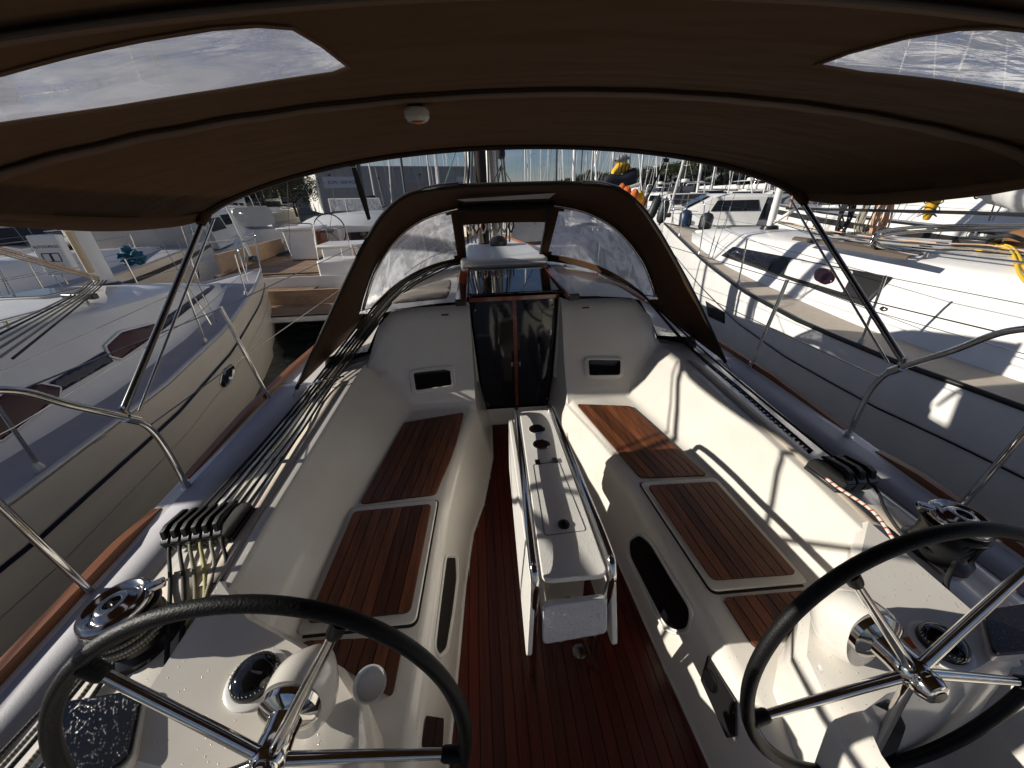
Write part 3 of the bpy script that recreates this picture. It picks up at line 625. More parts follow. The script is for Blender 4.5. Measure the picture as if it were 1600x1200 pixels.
# ================================================================== brown bimini overhead
def bim(x, y):
    zc = lerp([(-1.2, 2.14), (.2, 2.19), (.8, 2.172), (1.33, 2.163), (2.4, 2.122)], y)
    f = min(1, max(0, (y-1.33)/1.07)); q = (1-f)*.067*x*x+f*(.066*x*x+.0093*x**4)
    q += .5*max(0, abs(x)-1.55)**2
    # cloth hangs a little between the bows
    sag = 0
    for a, b in ((-.6, .745), (.745, 1.33), (1.33, 2.4)):
        if a < y < b: sag = .016*sin(pi*(y-a)/(b-a))
    return V((x, y, zc-q-sag+.002*sin((x*1.0+y*.55)*26)*max(0, 1-abs(y-1.45)/.45)*min(1, abs(x))+.006*sin(x*3.1+y*4)*sin(pi*min(1, max(0, (2.4-y)/.4)))))
def binv(px, py):
    d = ray(px, py); t = .8/d.y if d.y > .01 else 2
    for _ in range(40):
        p = CAM+d*t; e = p.z-bim(p.x, p.y).z; 
        dt = 1e-3; q = CAM+d*(t+dt); e2 = q.z-bim(q.x, q.y).z; t -= e/((e2-e)/dt)*.8
    p = CAM+d*t; return V((p.x, p.y))
EX = 1.80
def edge(y): return lerp([(-1.2, 1.80), (1.5, 1.80), (2.2, 1.74), (2.4, 1.69)], y)
winL = [binv(*q) for q in ((-150, 222), (-60, 128), (0, 112), (110, 82), (220, 58), (330, 40), (400, 35), (455, 39), (500, 66), (545, 102), (520, 112), (350, 138), (180, 165), (90, 179), (0, 179), (-100, 200))]
winL = [binv(*q) for q in ((0, 112), (110, 82), (220, 58), (330, 40), (400, 35), (455, 39), (500, 66), (545, 102), (520, 112), (350, 138), (180, 165), (90, 178), (0, 179))]
winL = winL[:-1]+[V((-1.42, winL[-1].y+.0)), V((-1.46, winL[0].y+.16)), V((-1.40, winL[0].y))][:]
winR = [V((-p.x, p.y)) for p in winL]
wR = [binv(*q) for q in ((1600, 146), (1450, 122), (1350, 112), (1274, 99), (1330, 78), (1420, 54), (1500, 41), (1560, 39), (1600, 43))]
winR = [V((1.46, wR[0].y)),]+wR+[V((1.40, wR[-1].y+.02))]
def cdt_sheet(bx, hole, step=.045):
    x0, x1, y0, y1 = bx
    pts = []; edges = []
    nx = int((x1-x0)/step); ny = int((y1-y0)/step)
    def inside(p, poly):
        c = False
        for i in range(len(poly)):
            a, b = poly[i-1], poly[i]
            if (a.y > p.y) != (b.y > p.y) and p.x < (b.x-a.x)*(p.y-a.y)/(b.y-a.y)+a.x: c = not c
        return c
    k = 0
    for h in hole:
        n = len(h); pts += [V((q[0], q[1])) for q in h]; edges += [(k+i, k+(i+1) % n) for i in range(n)]; k += n
    for i in range(nx+1):
        for j in range(ny+1):
            y = y0+(y1-y0)*j/ny; x = (x0+(x1-x0)*i/nx)*edge(y)/EX; p = V((x, y))
            if all(min((p-q).length for q in h) > .025 for h in hole): pts.append(p)
    r = geometry.delaunay_2d_cdt(pts, edges, [], 0, 1e-5)
    vs, fs = r[0], r[2]; out = MB(); ins = [MB() for _ in hole]
    v3 = [bim(p.x, p.y) for p in vs]; out.v = v3; 
    for m_ in ins: m_.v = v3
    for f in fs:
        c = sum((V((vs[i].x, vs[i].y)) for i in f), V((0, 0)))/3
        for h, m_ in zip(hole, ins):
            if inside(c, h): m_.f.append(tuple(f)); break
        else: out.f.append(tuple(f))
    return out, ins
def clean(mb):
    used = sorted({i for f in mb.f for i in f}); mp_ = {o_: k for k, o_ in enumerate(used)}
    mb.v = [mb.v[i] for i in used]; mb.f = [tuple(mp_[i] for i in f) for f in mb.f]; return mb
def sub(h, n=6):
    o = []
    for i in range(len(h)):
        a, b = V((h[i][0], h[i][1])), V((h[(i+1) % len(h)][0], h[(i+1) % len(h)][1])); k = max(1, int((b-a).length/.06))
        o += [a+(b-a)*j/k for j in range(k)]
    return o
hl, hr = sub(winL), sub(winR)
cv, wins = cdt_sheet((-EX, EX, -1.2, 2.4), [hl, hr])
cvo = cv.build('bimini_canvas', canv, Y, ang=0, fixn=False); cvo.data.polygons.foreach_set('use_smooth', [True]*len(cvo.data.polygons))
for w_, h in zip(wins, (hl, hr)):
    wo = clean(w_).build('roof_window', vin_b, cvo, ang=0); wo.data.polygons.foreach_set('use_smooth', [True]*len(wo.data.polygons))
    m = MB(); m.tube([bim(p.x, p.y)+V((0, 0, -.003)) for p in h], .004, 5, True); m.build('window_seam', canvt, cvo)
def strip(name, y, dy, mt, dz=-.004, lift=0, x0=-EX, x1=EX, th=.003):
    m = MB(); rows = []
    for i in range(61):
        x = x0+(x1-x0)*i/60; a = bim(x*edge(y)/EX, y); b = bim(x*edge(y+dy)/EX, y+dy); rows.append([a+V((0, 0, dz)), b+V((0, 0, dz+lift))])
    m.grid(rows); return m.build(name, mt, cvo, solid=th)
for y in (1.33, .745, -.6):
    strip('bow_sleeve', y+.010, .052 if y > 1 else .022, canvt, -.006); strip('bow_gap', y-.004, .014, canvd, -.010)
    m = MB(); m.tube([bim(x, y+.004)+V((0, 0, .018)) for x in [EX*(i/30-1) for i in range(61)]], .013, 8); m.build('bimini_bow', chrome_d, Y)
strip('bow_sleeve', 2.352, .04, canvd, -.008); strip('front_hem', 2.395, .030, canvt, -.010, -.006)
m = MB(); m.tube([bim(x*edge(2.38)/EX, 2.38)+V((0, 0, -.006)) for x in [EX*(i/30-1) for i in range(61)]], .014, 8); m.build('bimini_bow', canvd, Y)
for s in (-1, 1):
    m = MB(); rows = []
    for i in range(41):
        y = -1.2+3.6*i/40; x = s*edge(y); p = bim(x, y); d = .035+.02*sin(pi*((y-1.33)/1.07)) if y > 1.33 else .05
        rows.append([p, p+V((s*.010, 0, -d*.5)), p+V((s*.004, 0, -d))])
    m.grid(rows); m.build('side_hem', canvt, cvo, solid=.002)
    # pocket round the strut end
    hj = V((s*1.91, 1.25, 1.50))
    if s < 0:
        m = MB(); m.tube([hj+V((-s*.10, -.08, -.09)), hj], .014, 8); m.build('added_bow_hinge', chrome, Y)
        for yy2, zz2 in ((1.52, 1.86), (.90, 1.84)): m = MB(); m.tube([hj, V((s*1.855, yy2, zz2))], .013, 8); m.build('added_bow_leg', chrome_d, Y)  # unseen frame, added on port only to cast a V-shaped shadow on the backrest
    c = V((s*1.70, 2.385, 1.845)); ax = (c-V((s*1.77, 1.505, 1.12))).normalized(); m = MB(); m.lathe([(.020, -.09), (.024, -.06), (.030, -.02), (.03, .02), (.02, .03)], c, ax, 14); m.build('corner_pocket', hoodc, cvo, ang=60)
# straps from the bimini down to the sprayhood
for (ax_, ay_, bx_, by_) in ((550, 253, 577, 343), (1041, 246, 1006, 322)):
    p, q = at(ax_, ay_, y=2.39), at(bx_, by_, y=2.50); m = MB(); m.tube([p, (p+q)/2, q], [.012, .019, .012], 4, flat=.25); m.build('webbing_strap', canvd, Y, ang=0)
    m = MB(); m.box(p+V((0, 0, -.015)), (.035, .012, .022)); m.build('strap_buckle', chrome, Y, bevel=.003)
# ================================================================== sprayhood
Hh = [(0, 3.35, 1.835), (.22, 3.34, 1.832), (.4, 3.3, 1.822), (.65, 3.2, 1.765), (.85, 3.05, 1.645), (1.0, 2.92, 1.46), (1.1, 2.88, 1.27), (1.17, 2.90, 1.12), (1.23, 2.92, .98)]
Bb = [(0, 4.05, 1.27), (.22, 4.04, 1.268), (.41, 4.0, 1.262), (.62, 3.85, 1.25), (.80, 3.62, 1.23), (.95, 3.38, 1.19), (1.05, 3.18, 1.14), (1.13, 3.04, 1.08), (1.23, 2.94, .96)]
Aa = [(0, 2.59, 1.94), (.2, 2.59, 1.939), (.34, 2.59, 1.936), (.62, 2.58, 1.905), (.79, 2.56, 1.80), (.91, 2.53, 1.66), (1.01, 2.50, 1.52), (1.22, 2.43, 1.20), (1.58, 2.50, .70)]
def side(L, s, k=6): return smooth_line([V((s*x, y, z)) for x, y, z in L], k)
SH = None
for s in (-1, 1):
    h, b, a = side(Hh, s), side(Bb, s), side(Aa, s); n = len(h)
    front = MB(); win = MB(); nv = 16
    G = [[b[i].lerp(h[i], j/nv)+(V((0, .02, .0)))*sin(pi*j/nv) for j in range(nv+1)] for i in range(n)]
    for i in range(n-1):
        for j in range(nv):
            wn_ = (13 <= i < 43 and 2 <= j < 15 and not (i == 13 and j in (2, 14)))
            cen = (i < 11 and 1 <= j < 11)
            if cen: continue
            q = [G[i][j], G[i+1][j], G[i+1][j+1], G[i][j+1]]; t_ = win if wn_ else front; k = t_.add(q, [(0, 1, 2, 3)])
    bm_join = lambda mb, nm, mt, par: mb.build(nm, mt, par, ang=0, fixn=False)
    if SH is None:
        SH = MB(); SH.f = []; SH.v = []
    fr = bm_join(front, 'sprayhood_front', hoodc, Y)
    for o_ in (fr,):
        bm = bmesh.new(); bm.from_mesh(o_.data); bmesh.ops.remove_doubles(bm, verts=bm.verts, dist=1e-4); bm.to_mesh(o_.data); bm.free(); o_.data.polygons.foreach_set('use_smooth', [True]*len(o_.data.polygons))
    wo = bm_join(win, 'hood_window', vin_d, fr); bm = bmesh.new(); bm.from_mesh(wo.data); bmesh.ops.remove_doubles(bm, verts=bm.verts, dist=1e-4); bm.to_mesh(wo.data); bm.free(); wo.data.polygons.foreach_set('use_smooth', [True]*len(wo.data.polygons))
    # top and wing from aft bow to front bow
    m = MB(); rows = []
    for i in range(n):
        r_ = [a[i].lerp(h[i], j/8) for j in range(9)]
        for j in range(1, 8): r_[j] = r_[j]+(r_[j]-V((0, r_[j].y, 1.0))).normalized()*(.012*sin(pi*j/8)*(-1 if i > n*.6 else 1))
        rows.append(r_)
    m.grid(rows); m.build('sprayhood_roof' if s > 0 else 'sprayhood_roof', hoodc, Y, ang=60)
    # hems and piping
    m = MB(); m.tube([p+V((0, -.012, 0)) for p in a], .013, 8); m.build('sprayhood_bow', canvd, Y, ang=60)
    m = MB(); m.tube([p+V((-s*.02, -.02, -.03)) for p in h[8:-8]], .012, 8); m.build('sprayhood_bow', chrome, Y, ang=60)
    m = MB(); m.tube([p+V((0, .01, .004)) for p in b], .012, 8); m.build('base_piping', canvd, fr, ang=60)
    m = MB(); m.tube([G[i][2]+V((0, -.004, 0)) for i in range(13, 42)]+[G[i][15]+V((0, -.004, 0)) for i in range(42, 12, -1)], .004, 5, True); m.build('window_seam', canvt, fr)
    m = MB(); m.tube([G[11][j]+V((0, -.01, 0)) for j in range(0, nv+1)], [.016]*(nv+1), 8); m.build('zip_flap', canvd, fr)
    m = MB(); m.tube([a[-1]+V((0, 0, .01)), a[-1]+V((s*.01, -.06, -.03))], .006, 6); m.build('hood_lashing', chrome, Y)
    for k in range(5):
        p = b[10+k*8]; m = MB(); m.lathe([(.011, 0), (.011, .006), (.005, .009)], p+V((-s*.01, -.035, -.02)), (0, -.6, 1), 10); m.build('press_stud', chrome, fr)
m = MB(); m.tube([V((x, 3.32-abs(x)*.1, 1.79)) for x in (-.38, -.2, 0, .2, .38)], [.02, .034, .030, .034, .02], 12); m.build('rolled_window', canvd, Y, ang=60)
m = MB(); m.plate([at(714, 312, y=3.0), at(868, 302, y=3.0), at(858, 310, y=3.07), at(726, 315, y=3.07)], .002); m.build('reflector_strip', mat('silver_tape', (.45, .45, .44), .4), Y)
for x0, x1 in ((-.55, -.33), (.42, .66)):
    m = MB(); m.tube([V((x0, 2.57, lerp([(0, 1.955), (.34, 1.95), (.63, 1.915), (.78, 1.83)], abs(x0)))), V(((x0+x1)/2, 2.57, lerp([(0, 1.955), (.34, 1.952), (.63, 1.925), (.78, 1.83)], abs(x0+x1)/2))), V((x1, 2.57, lerp([(0, 1.955), (.34, 1.95), (.63, 1.915), (.78, 1.83)], abs(x1))))], .012, 8); m.build('bow_end', chrome, Y)
# ================================================================== running rigging on the coamings
def coz(x, y): return lerp([(.2, .64), (2.35, .858), (2.7, .87), (3.5, 1.1)], y)
rmats = [rp_k, rp_k, rp_k, rp_g, rp_k, rp_k, rp_k, rp_k]
cols = ['black', 'white', 'black', 'flecked grey', 'black with white core', 'pale', 'black', 'black']
aft = [((318, 848), (262, 1000), (250, 1170)), ((338, 850), (285, 985), (262, 1150)), ((352, 850), (302, 1000), (275, 1190)), ((372, 848), (312, 990), (252, 1215)), ((380, 848), (318, 950), (290, 1130)), ((392, 842), (335, 935), (306, 1080))]
for k in range(6):
    c = c0+axL*wdL*(k+.5)-axL*0
    p0 = c+fwdL*.07+V((0, 0, .035)); tgt = at(489+k*7.4, 599-k*1.5, z=.80+.012*k)
    mid = p0.lerp(tgt, .5)+V((0, 0, -.012)); t2 = at(585+k*7, 478-k*2, z=1.10+.012*k)
    t3 = V((-.86+.05*k, 3.55, 1.27)); t4 = V((-.30+.04*k, 4.7, 1.30))
    m = MB(); m.tube(smooth_line([p0-fwdL*.10, p0, mid, tgt, t2, t3, t4], 5), .0066, 8); o = m.build('control_line', rmats[k], None, ang=70); tag(o, ['black control line in the outermost clutch of the port bank', 'black line through the second clutch from outboard, port coaming', 'black line through the third clutch from outboard, port coaming', 'flecked grey line through the fourth clutch, port coaming', 'black line through the fifth clutch, port coaming', 'black line in the innermost clutch of the port bank'][k], 'rope', 'control lines led aft along the port coaming')
    q0 = c-fwdL*.09+V((0, 0, .03)); A_ = aft[k]; w1 = at(*A_[1], z=.70); w2 = at(*A_[2], z=.60)
    m = MB(); m.tube(smooth_line([q0+fwdL*.03, q0, q0.lerp(w1, .4)+V((.004*k, 0, -.012)), w1+V((0, 0, .0)), w2, w2+V((.02, -.25, -.2))], 6), .0068, 8); o = m.build('rope_tail', [rp_k, rp_k, rp_g, rp_y, rp_w, rp_k][k], None, ang=70)
    tag(o, ['thin black rope tail hanging nearest the port winch', 'black rope tail, second from the port winch', 'grey flecked rope tail, third of the bunch by the port helm', 'yellow flecked rope tail looping beside the port helm', 'white rope tail hanging from the fifth port clutch', 'black rope tail hanging nearest the port seat'][k], 'rope tail', 'rope tails hanging from the port clutches')
for k in range(5):   # extra dark lines running under the hood
    p = at(500+k*8, 592-k*3, z=.84); q = at(600+k*8, 470-k*3, z=1.09); m = MB(); m.tube(smooth_line([p+V((-.02, -.25, -.03)), p, q, V((-.8+.03*k, 3.6, 1.28))], 4), .007, 6); m.build('halyard', rp_k, Y, ang=70)
m = MB(); m.tube(smooth_line([at(480, 604, z=.84), at(505, 594, z=.88), at(538, 588, z=.88)], 4), .006, 6); m.build('fairlead_bar', chrome, Y)
m = MB(); m.tube(smooth_line([at(300, 960, z=.72), at(262, 1040, z=.62), at(250, 1130, z=.56), at(262, 1180, z=.52), at(290, 1185, z=.52), at(330, 1180, z=.52)], 8), .0065, 8); o = m.build('rope_loop', rp_y, None, ang=70); tag(o, 'yellow flecked rope loop drooping behind the port wheel', 'rope')
# ropes on the port side deck running aft from the winch
for k, (mt, dx) in enumerate(((rp_k, 0), (rp_w, .035), (rp_k, .06), (rp_g, .10), (rp_k, .14))):
    p = V((-1.47+dx*.6, .75, .69)); m = MB(); m.tube(smooth_line([p+V((.02, .08, .02)), p, V((-1.58+dx, .52, .615)), V((-1.66+dx, .2, .59)), V((-1.7+dx, -.6, .56))], 6), .0065, 8)
    o = m.build('mooring_line', mt, None, ang=70); tag(o, ['black line lying outermost on the port side deck aft of the winch', 'white line second from the teak rail, aft of the port winch', 'black line in the middle of five beside the port winch', 'flecked line fourth from the teak rail, aft of the port winch', 'black line innermost of five, aft of the port winch'][k], 'rope', 'lines running aft from the port winch')
for k in range(4):
    m = MB(); c = V((-1.385, .805, .705+.013*k)); m.tube([c+V((cos(a)*.088, sin(a)*.088, a*.002)) for a in [2*pi*j/30 for j in range(30)]], .0062, 6, True); m.build('rope_turn', [rp_g, rp_w, rp_k, rp_g][k], Y, ang=70)
# starboard track, line, backstay line with red flecks
trk = [at(1075, 540, z=.88), at(1160, 612, z=.66, s=.1), at(1215, 660, z=.655, s=.1), at(1268, 706, z=.65, s=.1)]
m = MB(); m.tube(smooth_line([V((1.22, 3.1, 1.0))]+trk, 8), .011, 4, flat=.5); m.build('genoa_track', blackp, Y, ang=0)
for k in range(26):
    p = trk[0].lerp(trk[-1], k/26); p.x = smooth_line(trk, 8)[min(24, k)].x; q = smooth_line(trk, 8)[min(24, k)]; m = MB(); m.box(q+V((-.012, 0, .0)), (.008, .012, .012)); m.build('track_pin', chrome_d, Y)
m = MB(); m.tube(smooth_line([V((1.12, 3.3, 1.12)), at(1085, 535, z=.90), at(1170, 608, z=.68, s=.1), r1+fwdR*.08+V((0, 0, .03)), r1-fwdR*.08+V((0, 0, .03)), at(1385, 800, z=.65, s=.1), at(1420, 845, z=.66, s=.09), V((1.33, .80, .70))], 8), .0065, 8); o = m.build('sheet_line', rp_k, None, ang=70); tag(o, 'black sheet running along the starboard coaming through the clutches to the winch', 'rope')
m = MB(); m.tube(smooth_line([r0-fwdR*.02+V((0, 0, .03)), r0-fwdR*.08+V((0, 0, .03)), at(1365, 800, z=.65, s=.1), at(1405, 855, z=.65, s=.08), at(1450, 905, z=.69), at(1492, 955, z=.68), at(1512, 1010, z=.62), at(1500, 1045, z=.52)], 8), .0065, 8); o = m.build('flecked_line', rp_r, None, ang=70); tag(o, 'line with red flecks curving past the starboard winch behind the wheel', 'rope')
m = MB(); m.tube(smooth_line([V((1.36, .76, .70)), at(1478, 920, z=.70), at(1508, 970, z=.69), at(1524, 1020, z=.6), at(1510, 1050, z=.5), at(1460, 1055, z=.45)], 8), .008, 8); o = m.build('furling_line', rp_k, None, ang=70); tag(o, 'thick black line looping down beside the starboard console', 'rope')
# ================================================================== lantern under the bimini
p = at(651, 176, y=1.42); L_ = thing('cockpit_lantern', 'small round lantern with a ribbed clear lens hanging under the brown bimini', 'lantern', p)
m = MB(); m.box(p+V((0, 0, .022)), (.05, .04, .03)); m.build('mount', blackp, L_, bevel=.004)
lens = mat('lens', (.78, .74, .66), .15, var=.1); lens.node_tree.nodes['Principled BSDF'].inputs['Transmission Weight'].default_value = .4
m = MB(); m.lathe([(.030, .012), (.036, .004), (.036, -.014), (.030, -.022), (.0, -.024)], p, n=28, cap=False); m.build('lens', lens, L_, ang=40)
m = MB(); [m.box(p+V((cos(a)*.0365, sin(a)*.0365, -.005)), (.002, .002, .018)) for a in [2*pi*k/24 for k in range(24)]]; m.build('lens_ribs', lens, L_, ang=0)
m = MB(); m.lathe([(.014, -.0245), (.012, -.028), (0, -.028)], p, n=20, cap=False); m.build('orange_lens', orangec, L_)
m = MB(); m.lathe([(.022, -.0235), (.022, -.0255), (.015, -.0255)], p, n=24, cap=False); m.build('bezel', chrome_d, L_)
# own mast and boom gear seen over and through the sprayhood
m = MB(); m.tube([V((0, 5.6, 1.15)), V((-.01, 5.6, 14))], .085, 16, flat=1.); MA = m.build('mast', alu, Y, ang=60)
m = MB(); m.tube([V((-.16, 5.45, 1.25)), V((-.15, 5.45, 1.9)), V((-.16, 5.5, 9))], .075, 10); m.build('mast_cover', canvd, MA, ang=60)
for k in range(13):
    x = -.42+.05*k; m = MB(); m.tube(smooth_line([V((x, 5.35, 1.3)), V((x+.02*random.uniform(-1, 1), 5.38, 1.7)), V((x*.6, 5.45, 3.2)), V((x*.3, 5.5, 9))], 4), .012, 6); m.build('halyard', [rp_w, rp_k, rp_g, rp_w, rp_r][k % 5], MA, ang=70)
for k in range(7):
    c = V((-.34+.09*k, 5.28, 1.60)); m = MB(); m.tube([c+V((cos(a)*.035*(1+.3*sin(a*7)), .02*sin(a*5+k), sin(a)*.17)) for a in [2*pi*j/60 for j in range(60)]], .011, 5, True); m.build('rope_coil', [rp_w, rp_k, rp_r, rp_w, rp_g][k % 5], MA, ang=70)
m = MB(); m.lathe([(.02, -.03), (.05, -.03), (.05, .03), (.02, .03)], at(783, 240, y=4.6), (1, .2, 0), 20); m.build('block', blackp, MA, ang=40)
m = MB(); q = at(783, 258, y=4.6); m.tube([q+V((0, 0, .1)), q], .006, 6); m.build('tackle', rp_w, MA)
for dx in (-.35, -.12, .12, .42): m = MB(); m.tube([q, q+V((dx, .3, -.62))], .006, 6); m.build('tackle', rp_k if dx < 0 else rp_w, MA)
m = MB(); m.tube([V((-.6, 4.6, 1.9)), V((.1, 5.3, 3.4))], .006, 6); m.build('green_halyard', rp_gr, MA)
m = MB(); m.tube(smooth_line([V((-.95, 3.4, 1.3)), V((-.25, 4.6, 1.95))], 4), .006, 6); m.build('green_halyard', rp_gr, MA)
m = MB(); m.lathe([(.10, 0), (.11, .05), (.06, .10), (.0, .11)], V((.0, 4.75, 1.335)), n=18, cap=False); m.build('mast_winch', blackp, Y)
# ================================================================== yachts around us
WL = -.85
def text_mesh(name, body, p, u, v_, size, mt, par, align='CENTER'):
    c = bpy.data.curves.new(name, 'FONT'); c.body = body; c.size = size; c.align_x = align; c.align_y = 'CENTER'; c.extrude = .001*size*4
    t = bpy.data.objects.new(name, c); link(t); dg = bpy.context.evaluated_depsgraph_get(); me = bpy.data.meshes.new_from_object(t.evaluated_get(dg)); bpy.data.objects.remove(t)
    o = link(bpy.data.objects.new(name, me)); me.materials.clear(); me.materials.append(mt); u = V(u).normalized(); v_ = V(v_).normalized(); n = u.cross(v_)
    o.matrix_world = Matrix.Translation(V(p)-ORG[par]) @ Matrix((u, v_, n)).transposed().to_4x4(); o.parent = par; return o
def yacht(name, label, group, cx, half, zg, coach_b, coach_t, ystern, ybow, mt=gel_b, deckmt=nonsl_l, rub=None, stripes=(), mast=None, stanch=(), detail=2, boomz=(1.85, 2.15), boomc=whitec, boomlen=4.3, cat='sailing yacht', mastr=.085, mastm=aluw):
    T_ = thing(name, label, cat, (cx, (ystern+ybow)/2, WL), group)
    n = 26 if detail > 1 else 14; yy = [ystern+(ybow-ystern)*i/n for i in range(n+1)]
    for s in (-1, 1):
        m = MB(); rows = []
        for y in yy:
            h = lerp(half, y); z = lerp(zg, y); d = (y-ystern)/(ybow-ystern); fl = .82 if d < .8 else .82-(d-.8)*1.2
            rows.append([V((cx+s*h*k_, y-(1-k_)*.9*d*d*1.4 if d > .9 else y, z+(WL-.3-z)*v_)) for k_, v_ in ((1, 0), (1.005, .06), (.995, .3), (.95, .6), (.5+fl*.45, .85), (fl*.9, 1))])
        m.grid(rows)
        if s == 1: pass
        h = m.build('hull', mt, T_, ang=60)
        if s == (1 if cx < 0 else -1): HB = bvh_of(m); HOBJ = h
        for zoff, th, smt in stripes:
            q = MB(); rr = []
            for y in yy:
                h_ = lerp(half, y)*1.006+.004; z = lerp(zg, y)-zoff; rr.append([V((cx+s*h_*(.999 if zoff < .5 else .985), y, z)), V((cx+s*h_*(.997 if zoff < .5 else .98), y, z-th))])
            q.grid(rr); q.build('hull_stripe', smt, T_, ang=0)
        q = MB(); q.tube([V((cx+s*lerp(half, y), y, lerp(zg, y)+.01)) for y in yy], .024, 8); q.build('rub_rail', rub or alu, T_, ang=60)
    h0, z0 = lerp(half, ystern), lerp(zg, ystern)
    m = MB(); m.plate([V((cx-h0, ystern, z0)), V((cx+h0, ystern, z0)), V((cx+h0*.8, ystern-.1, WL-.2)), V((cx-h0*.8, ystern-.1, WL-.2))], .02, d=V((0, 1, 0))); m.build('transom', mt, T_)
    m = MB(); m.grid([[V((cx+lerp(half, y)*k/4, y, lerp(zg, y)+.03*(1-abs(k)/4))) for k in range(-4, 5)] for y in yy]); m.build('deck', deckmt, T_, ang=60)
    # coachroof
    yb = [p[0] for p in coach_b]; y0, y1 = yb[0], yb[-1]; nn = 22; rows = []
    for i in range(nn+1):
        y = y0+(y1-y0)*i/nn; b = lerp(coach_b, y); t = min(lerp([(p[0], p[1]) for p in coach_t], y), b*.97); z = max(lerp([(p[0], p[2]) for p in coach_t], y), lerp(zg, y)+.03); d = lerp(zg, y)
        pr = [(b+.02, d), (b, d+.03), (b+(t-b)*.45, d+(z-d)*.5), (t+.03*(b-t), z-.04), (t-.05, z-.004), (t*.55, z+.03), (0, z+.045)]
        rows.append([V((cx-x, y, q)) for x, q in pr]+[V((cx+x, y, q)) for x, q in reversed(pr[:-1])])
    c = MB(); c.grid(rows); k = len(rows[0]); c.f.append(tuple(range(k))); c.build('coachroof', gel_c if detail < 3 else gel_c, T_, ang=42)
    CBV = bvh_of(c)
    # handrails, hatches
    if detail > 1:
        for s in (-1, 1):
            pts = [V((cx+s*(lerp([(p[0], p[1]) for p in coach_t], y)-.16), y, lerp([(p[0], p[2]) for p in coach_t], y)+.065)) for y in [y0+.3+(y1-y0)*.5*i/10 for i in range(11)]]
            m = MB(); m.tube(pts, .012, 8); hr_ = m.build('handrail', chrome, T_, ang=60)
            for p in pts[::2]: m = MB(); m.tube([p, p+V((0, 0, -.06))], .012, 6); m.build('rail_post', chrome, hr_)
        for y in (y0+(y1-y0)*.25, y0+(y1-y0)*.62):
            z = lerp([(p[0], p[2]) for p in coach_t], y)+.045; m = MB(); m.plate(roundpoly([V((cx-.27, y-.27, z)), V((cx+.27, y-.27, z)), V((cx+.27, y+.27, z-.01)), V((cx-.27, y+.27, z-.01))], .05), .03); hx = m.build('deck_hatch', alu, T_, bevel=.005)
            m = MB(); m.plate(roundpoly([V((cx-.23, y-.23, z+.031)), V((cx+.23, y-.23, z+.031)), V((cx+.23, y+.23, z+.022)), V((cx-.23, y+.23, z+.022))], .04), .004); m.build('pane', acryl, hx)
    # stanchions and lifelines
    tops = {-1: [], 1: []}
    for s in (-1, 1):
        for y in stanch:
            p = V((cx+s*(lerp(half, y)-.05), y, lerp(zg, y)+.01)); m = MB(); m.tube([p, p+V((s*.03, 0, .64))], .0115, 8); m.build('stanchion', chrome, T_, ang=60); tops[s].append(p+V((s*.03, 0, .63)))
            m = MB(); m.lathe([(.03, 0), (.026, .04), (.015, .07)], p, n=10); m.build('stanchion_foot', alu, T_)
        bw = V((cx+s*.18, ybow-.35, lerp(zg, ybow)+.62))
        for dz in (0, -.3):
            m = MB(); m.tube([p+V((0, 0, dz)) for p in tops[s]]+[bw+V((0, 0, dz))], .0032, 5); m.build('lifeline', chrome_d, T_)
    zb_ = lerp(zg, ybow)
    m = MB(); m.tube(smooth_line([V((cx-.42, ybow-1.3, zb_)), V((cx-.40, ybow-1.2, zb_+.6)), V((cx-.25, ybow-.5, zb_+.64)), V((cx-.10, ybow+.1, zb_+.66)), V((cx+.10, ybow+.1, zb_+.66)), V((cx+.25, ybow-.5, zb_+.64)), V((cx+.40, ybow-1.2, zb_+.6)), V((cx+.42, ybow-1.3, zb_))], 5), .0125, 8)
    m.build('pulpit', chrome, T_, ang=60)
    for s in (-1, 1):
        m = MB(); m.tube([V((cx+s*.14, ybow-.25, zb_)), V((cx+s*.12, ybow-.05, zb_+.65))], .0115, 8); m.build('pulpit_leg', chrome, T_, ang=60)
    if mast:
        my, mz, H = mast; top = V((cx, my-.35, mz+H))
        m = MB(); m.tube([V((cx, my, mz)), top], mastr, 16, flat=.75); ms = m.build('mast', mastm, T_, ang=60)
        m = MB(); m.lathe([(.16, -.03), (.14, .03), (.12, .04)], (cx, my, mz), n=16); m.build('mast_collar', blackp, ms)
        for s in (-1, 1):
            for k_, zz in ((0, .45), (1, .92)):
                ch = V((cx+s*(lerp(half, my)-.16), my-.12+.12*k_, lerp(zg, my)+.02)); tp = V((cx, my, mz))+(top-V((cx, my, mz)))*zz
                sp = V((cx+s*.75, my-.25, mz+H*.45)); m = MB(); m.tube([ch, tp] if k_ == 0 else [ch, sp, tp], .0042, 5); m.build('shroud', chrome_d, ms)
                m = MB(); m.tube([ch, ch+(tp-ch).normalized()*.38], .010, 6); m.build('turnbuckle', chrome, ms)
            m = MB(); m.tube([V((cx, my-.12, mz+H*.45)), V((cx+s*.75, my-.25, mz+H*.45))], [.03, .018], 8, flat=.5); m.build('spreader', mastm, ms)
        m = MB(); m.tube([V((cx, ybow-.15, zb_+.25)), V((cx, ybow-.15, zb_+.25)).lerp(top, .94)], .032 if detail > 1 else .03, 8); m.build('furled_genoa', whitec, T_)
        m = MB(); m.lathe([(.07, 0), (.09, .02), (.09, .10), (.07, .12)], (cx, ybow-.14, zb_+.18), n=14); m.build('furler_drum', blackp, T_)
        m = MB(); m.tube([V((cx, ystern+.1, z0)), top], .004, 5); m.build('backstay', chrome_d, ms)
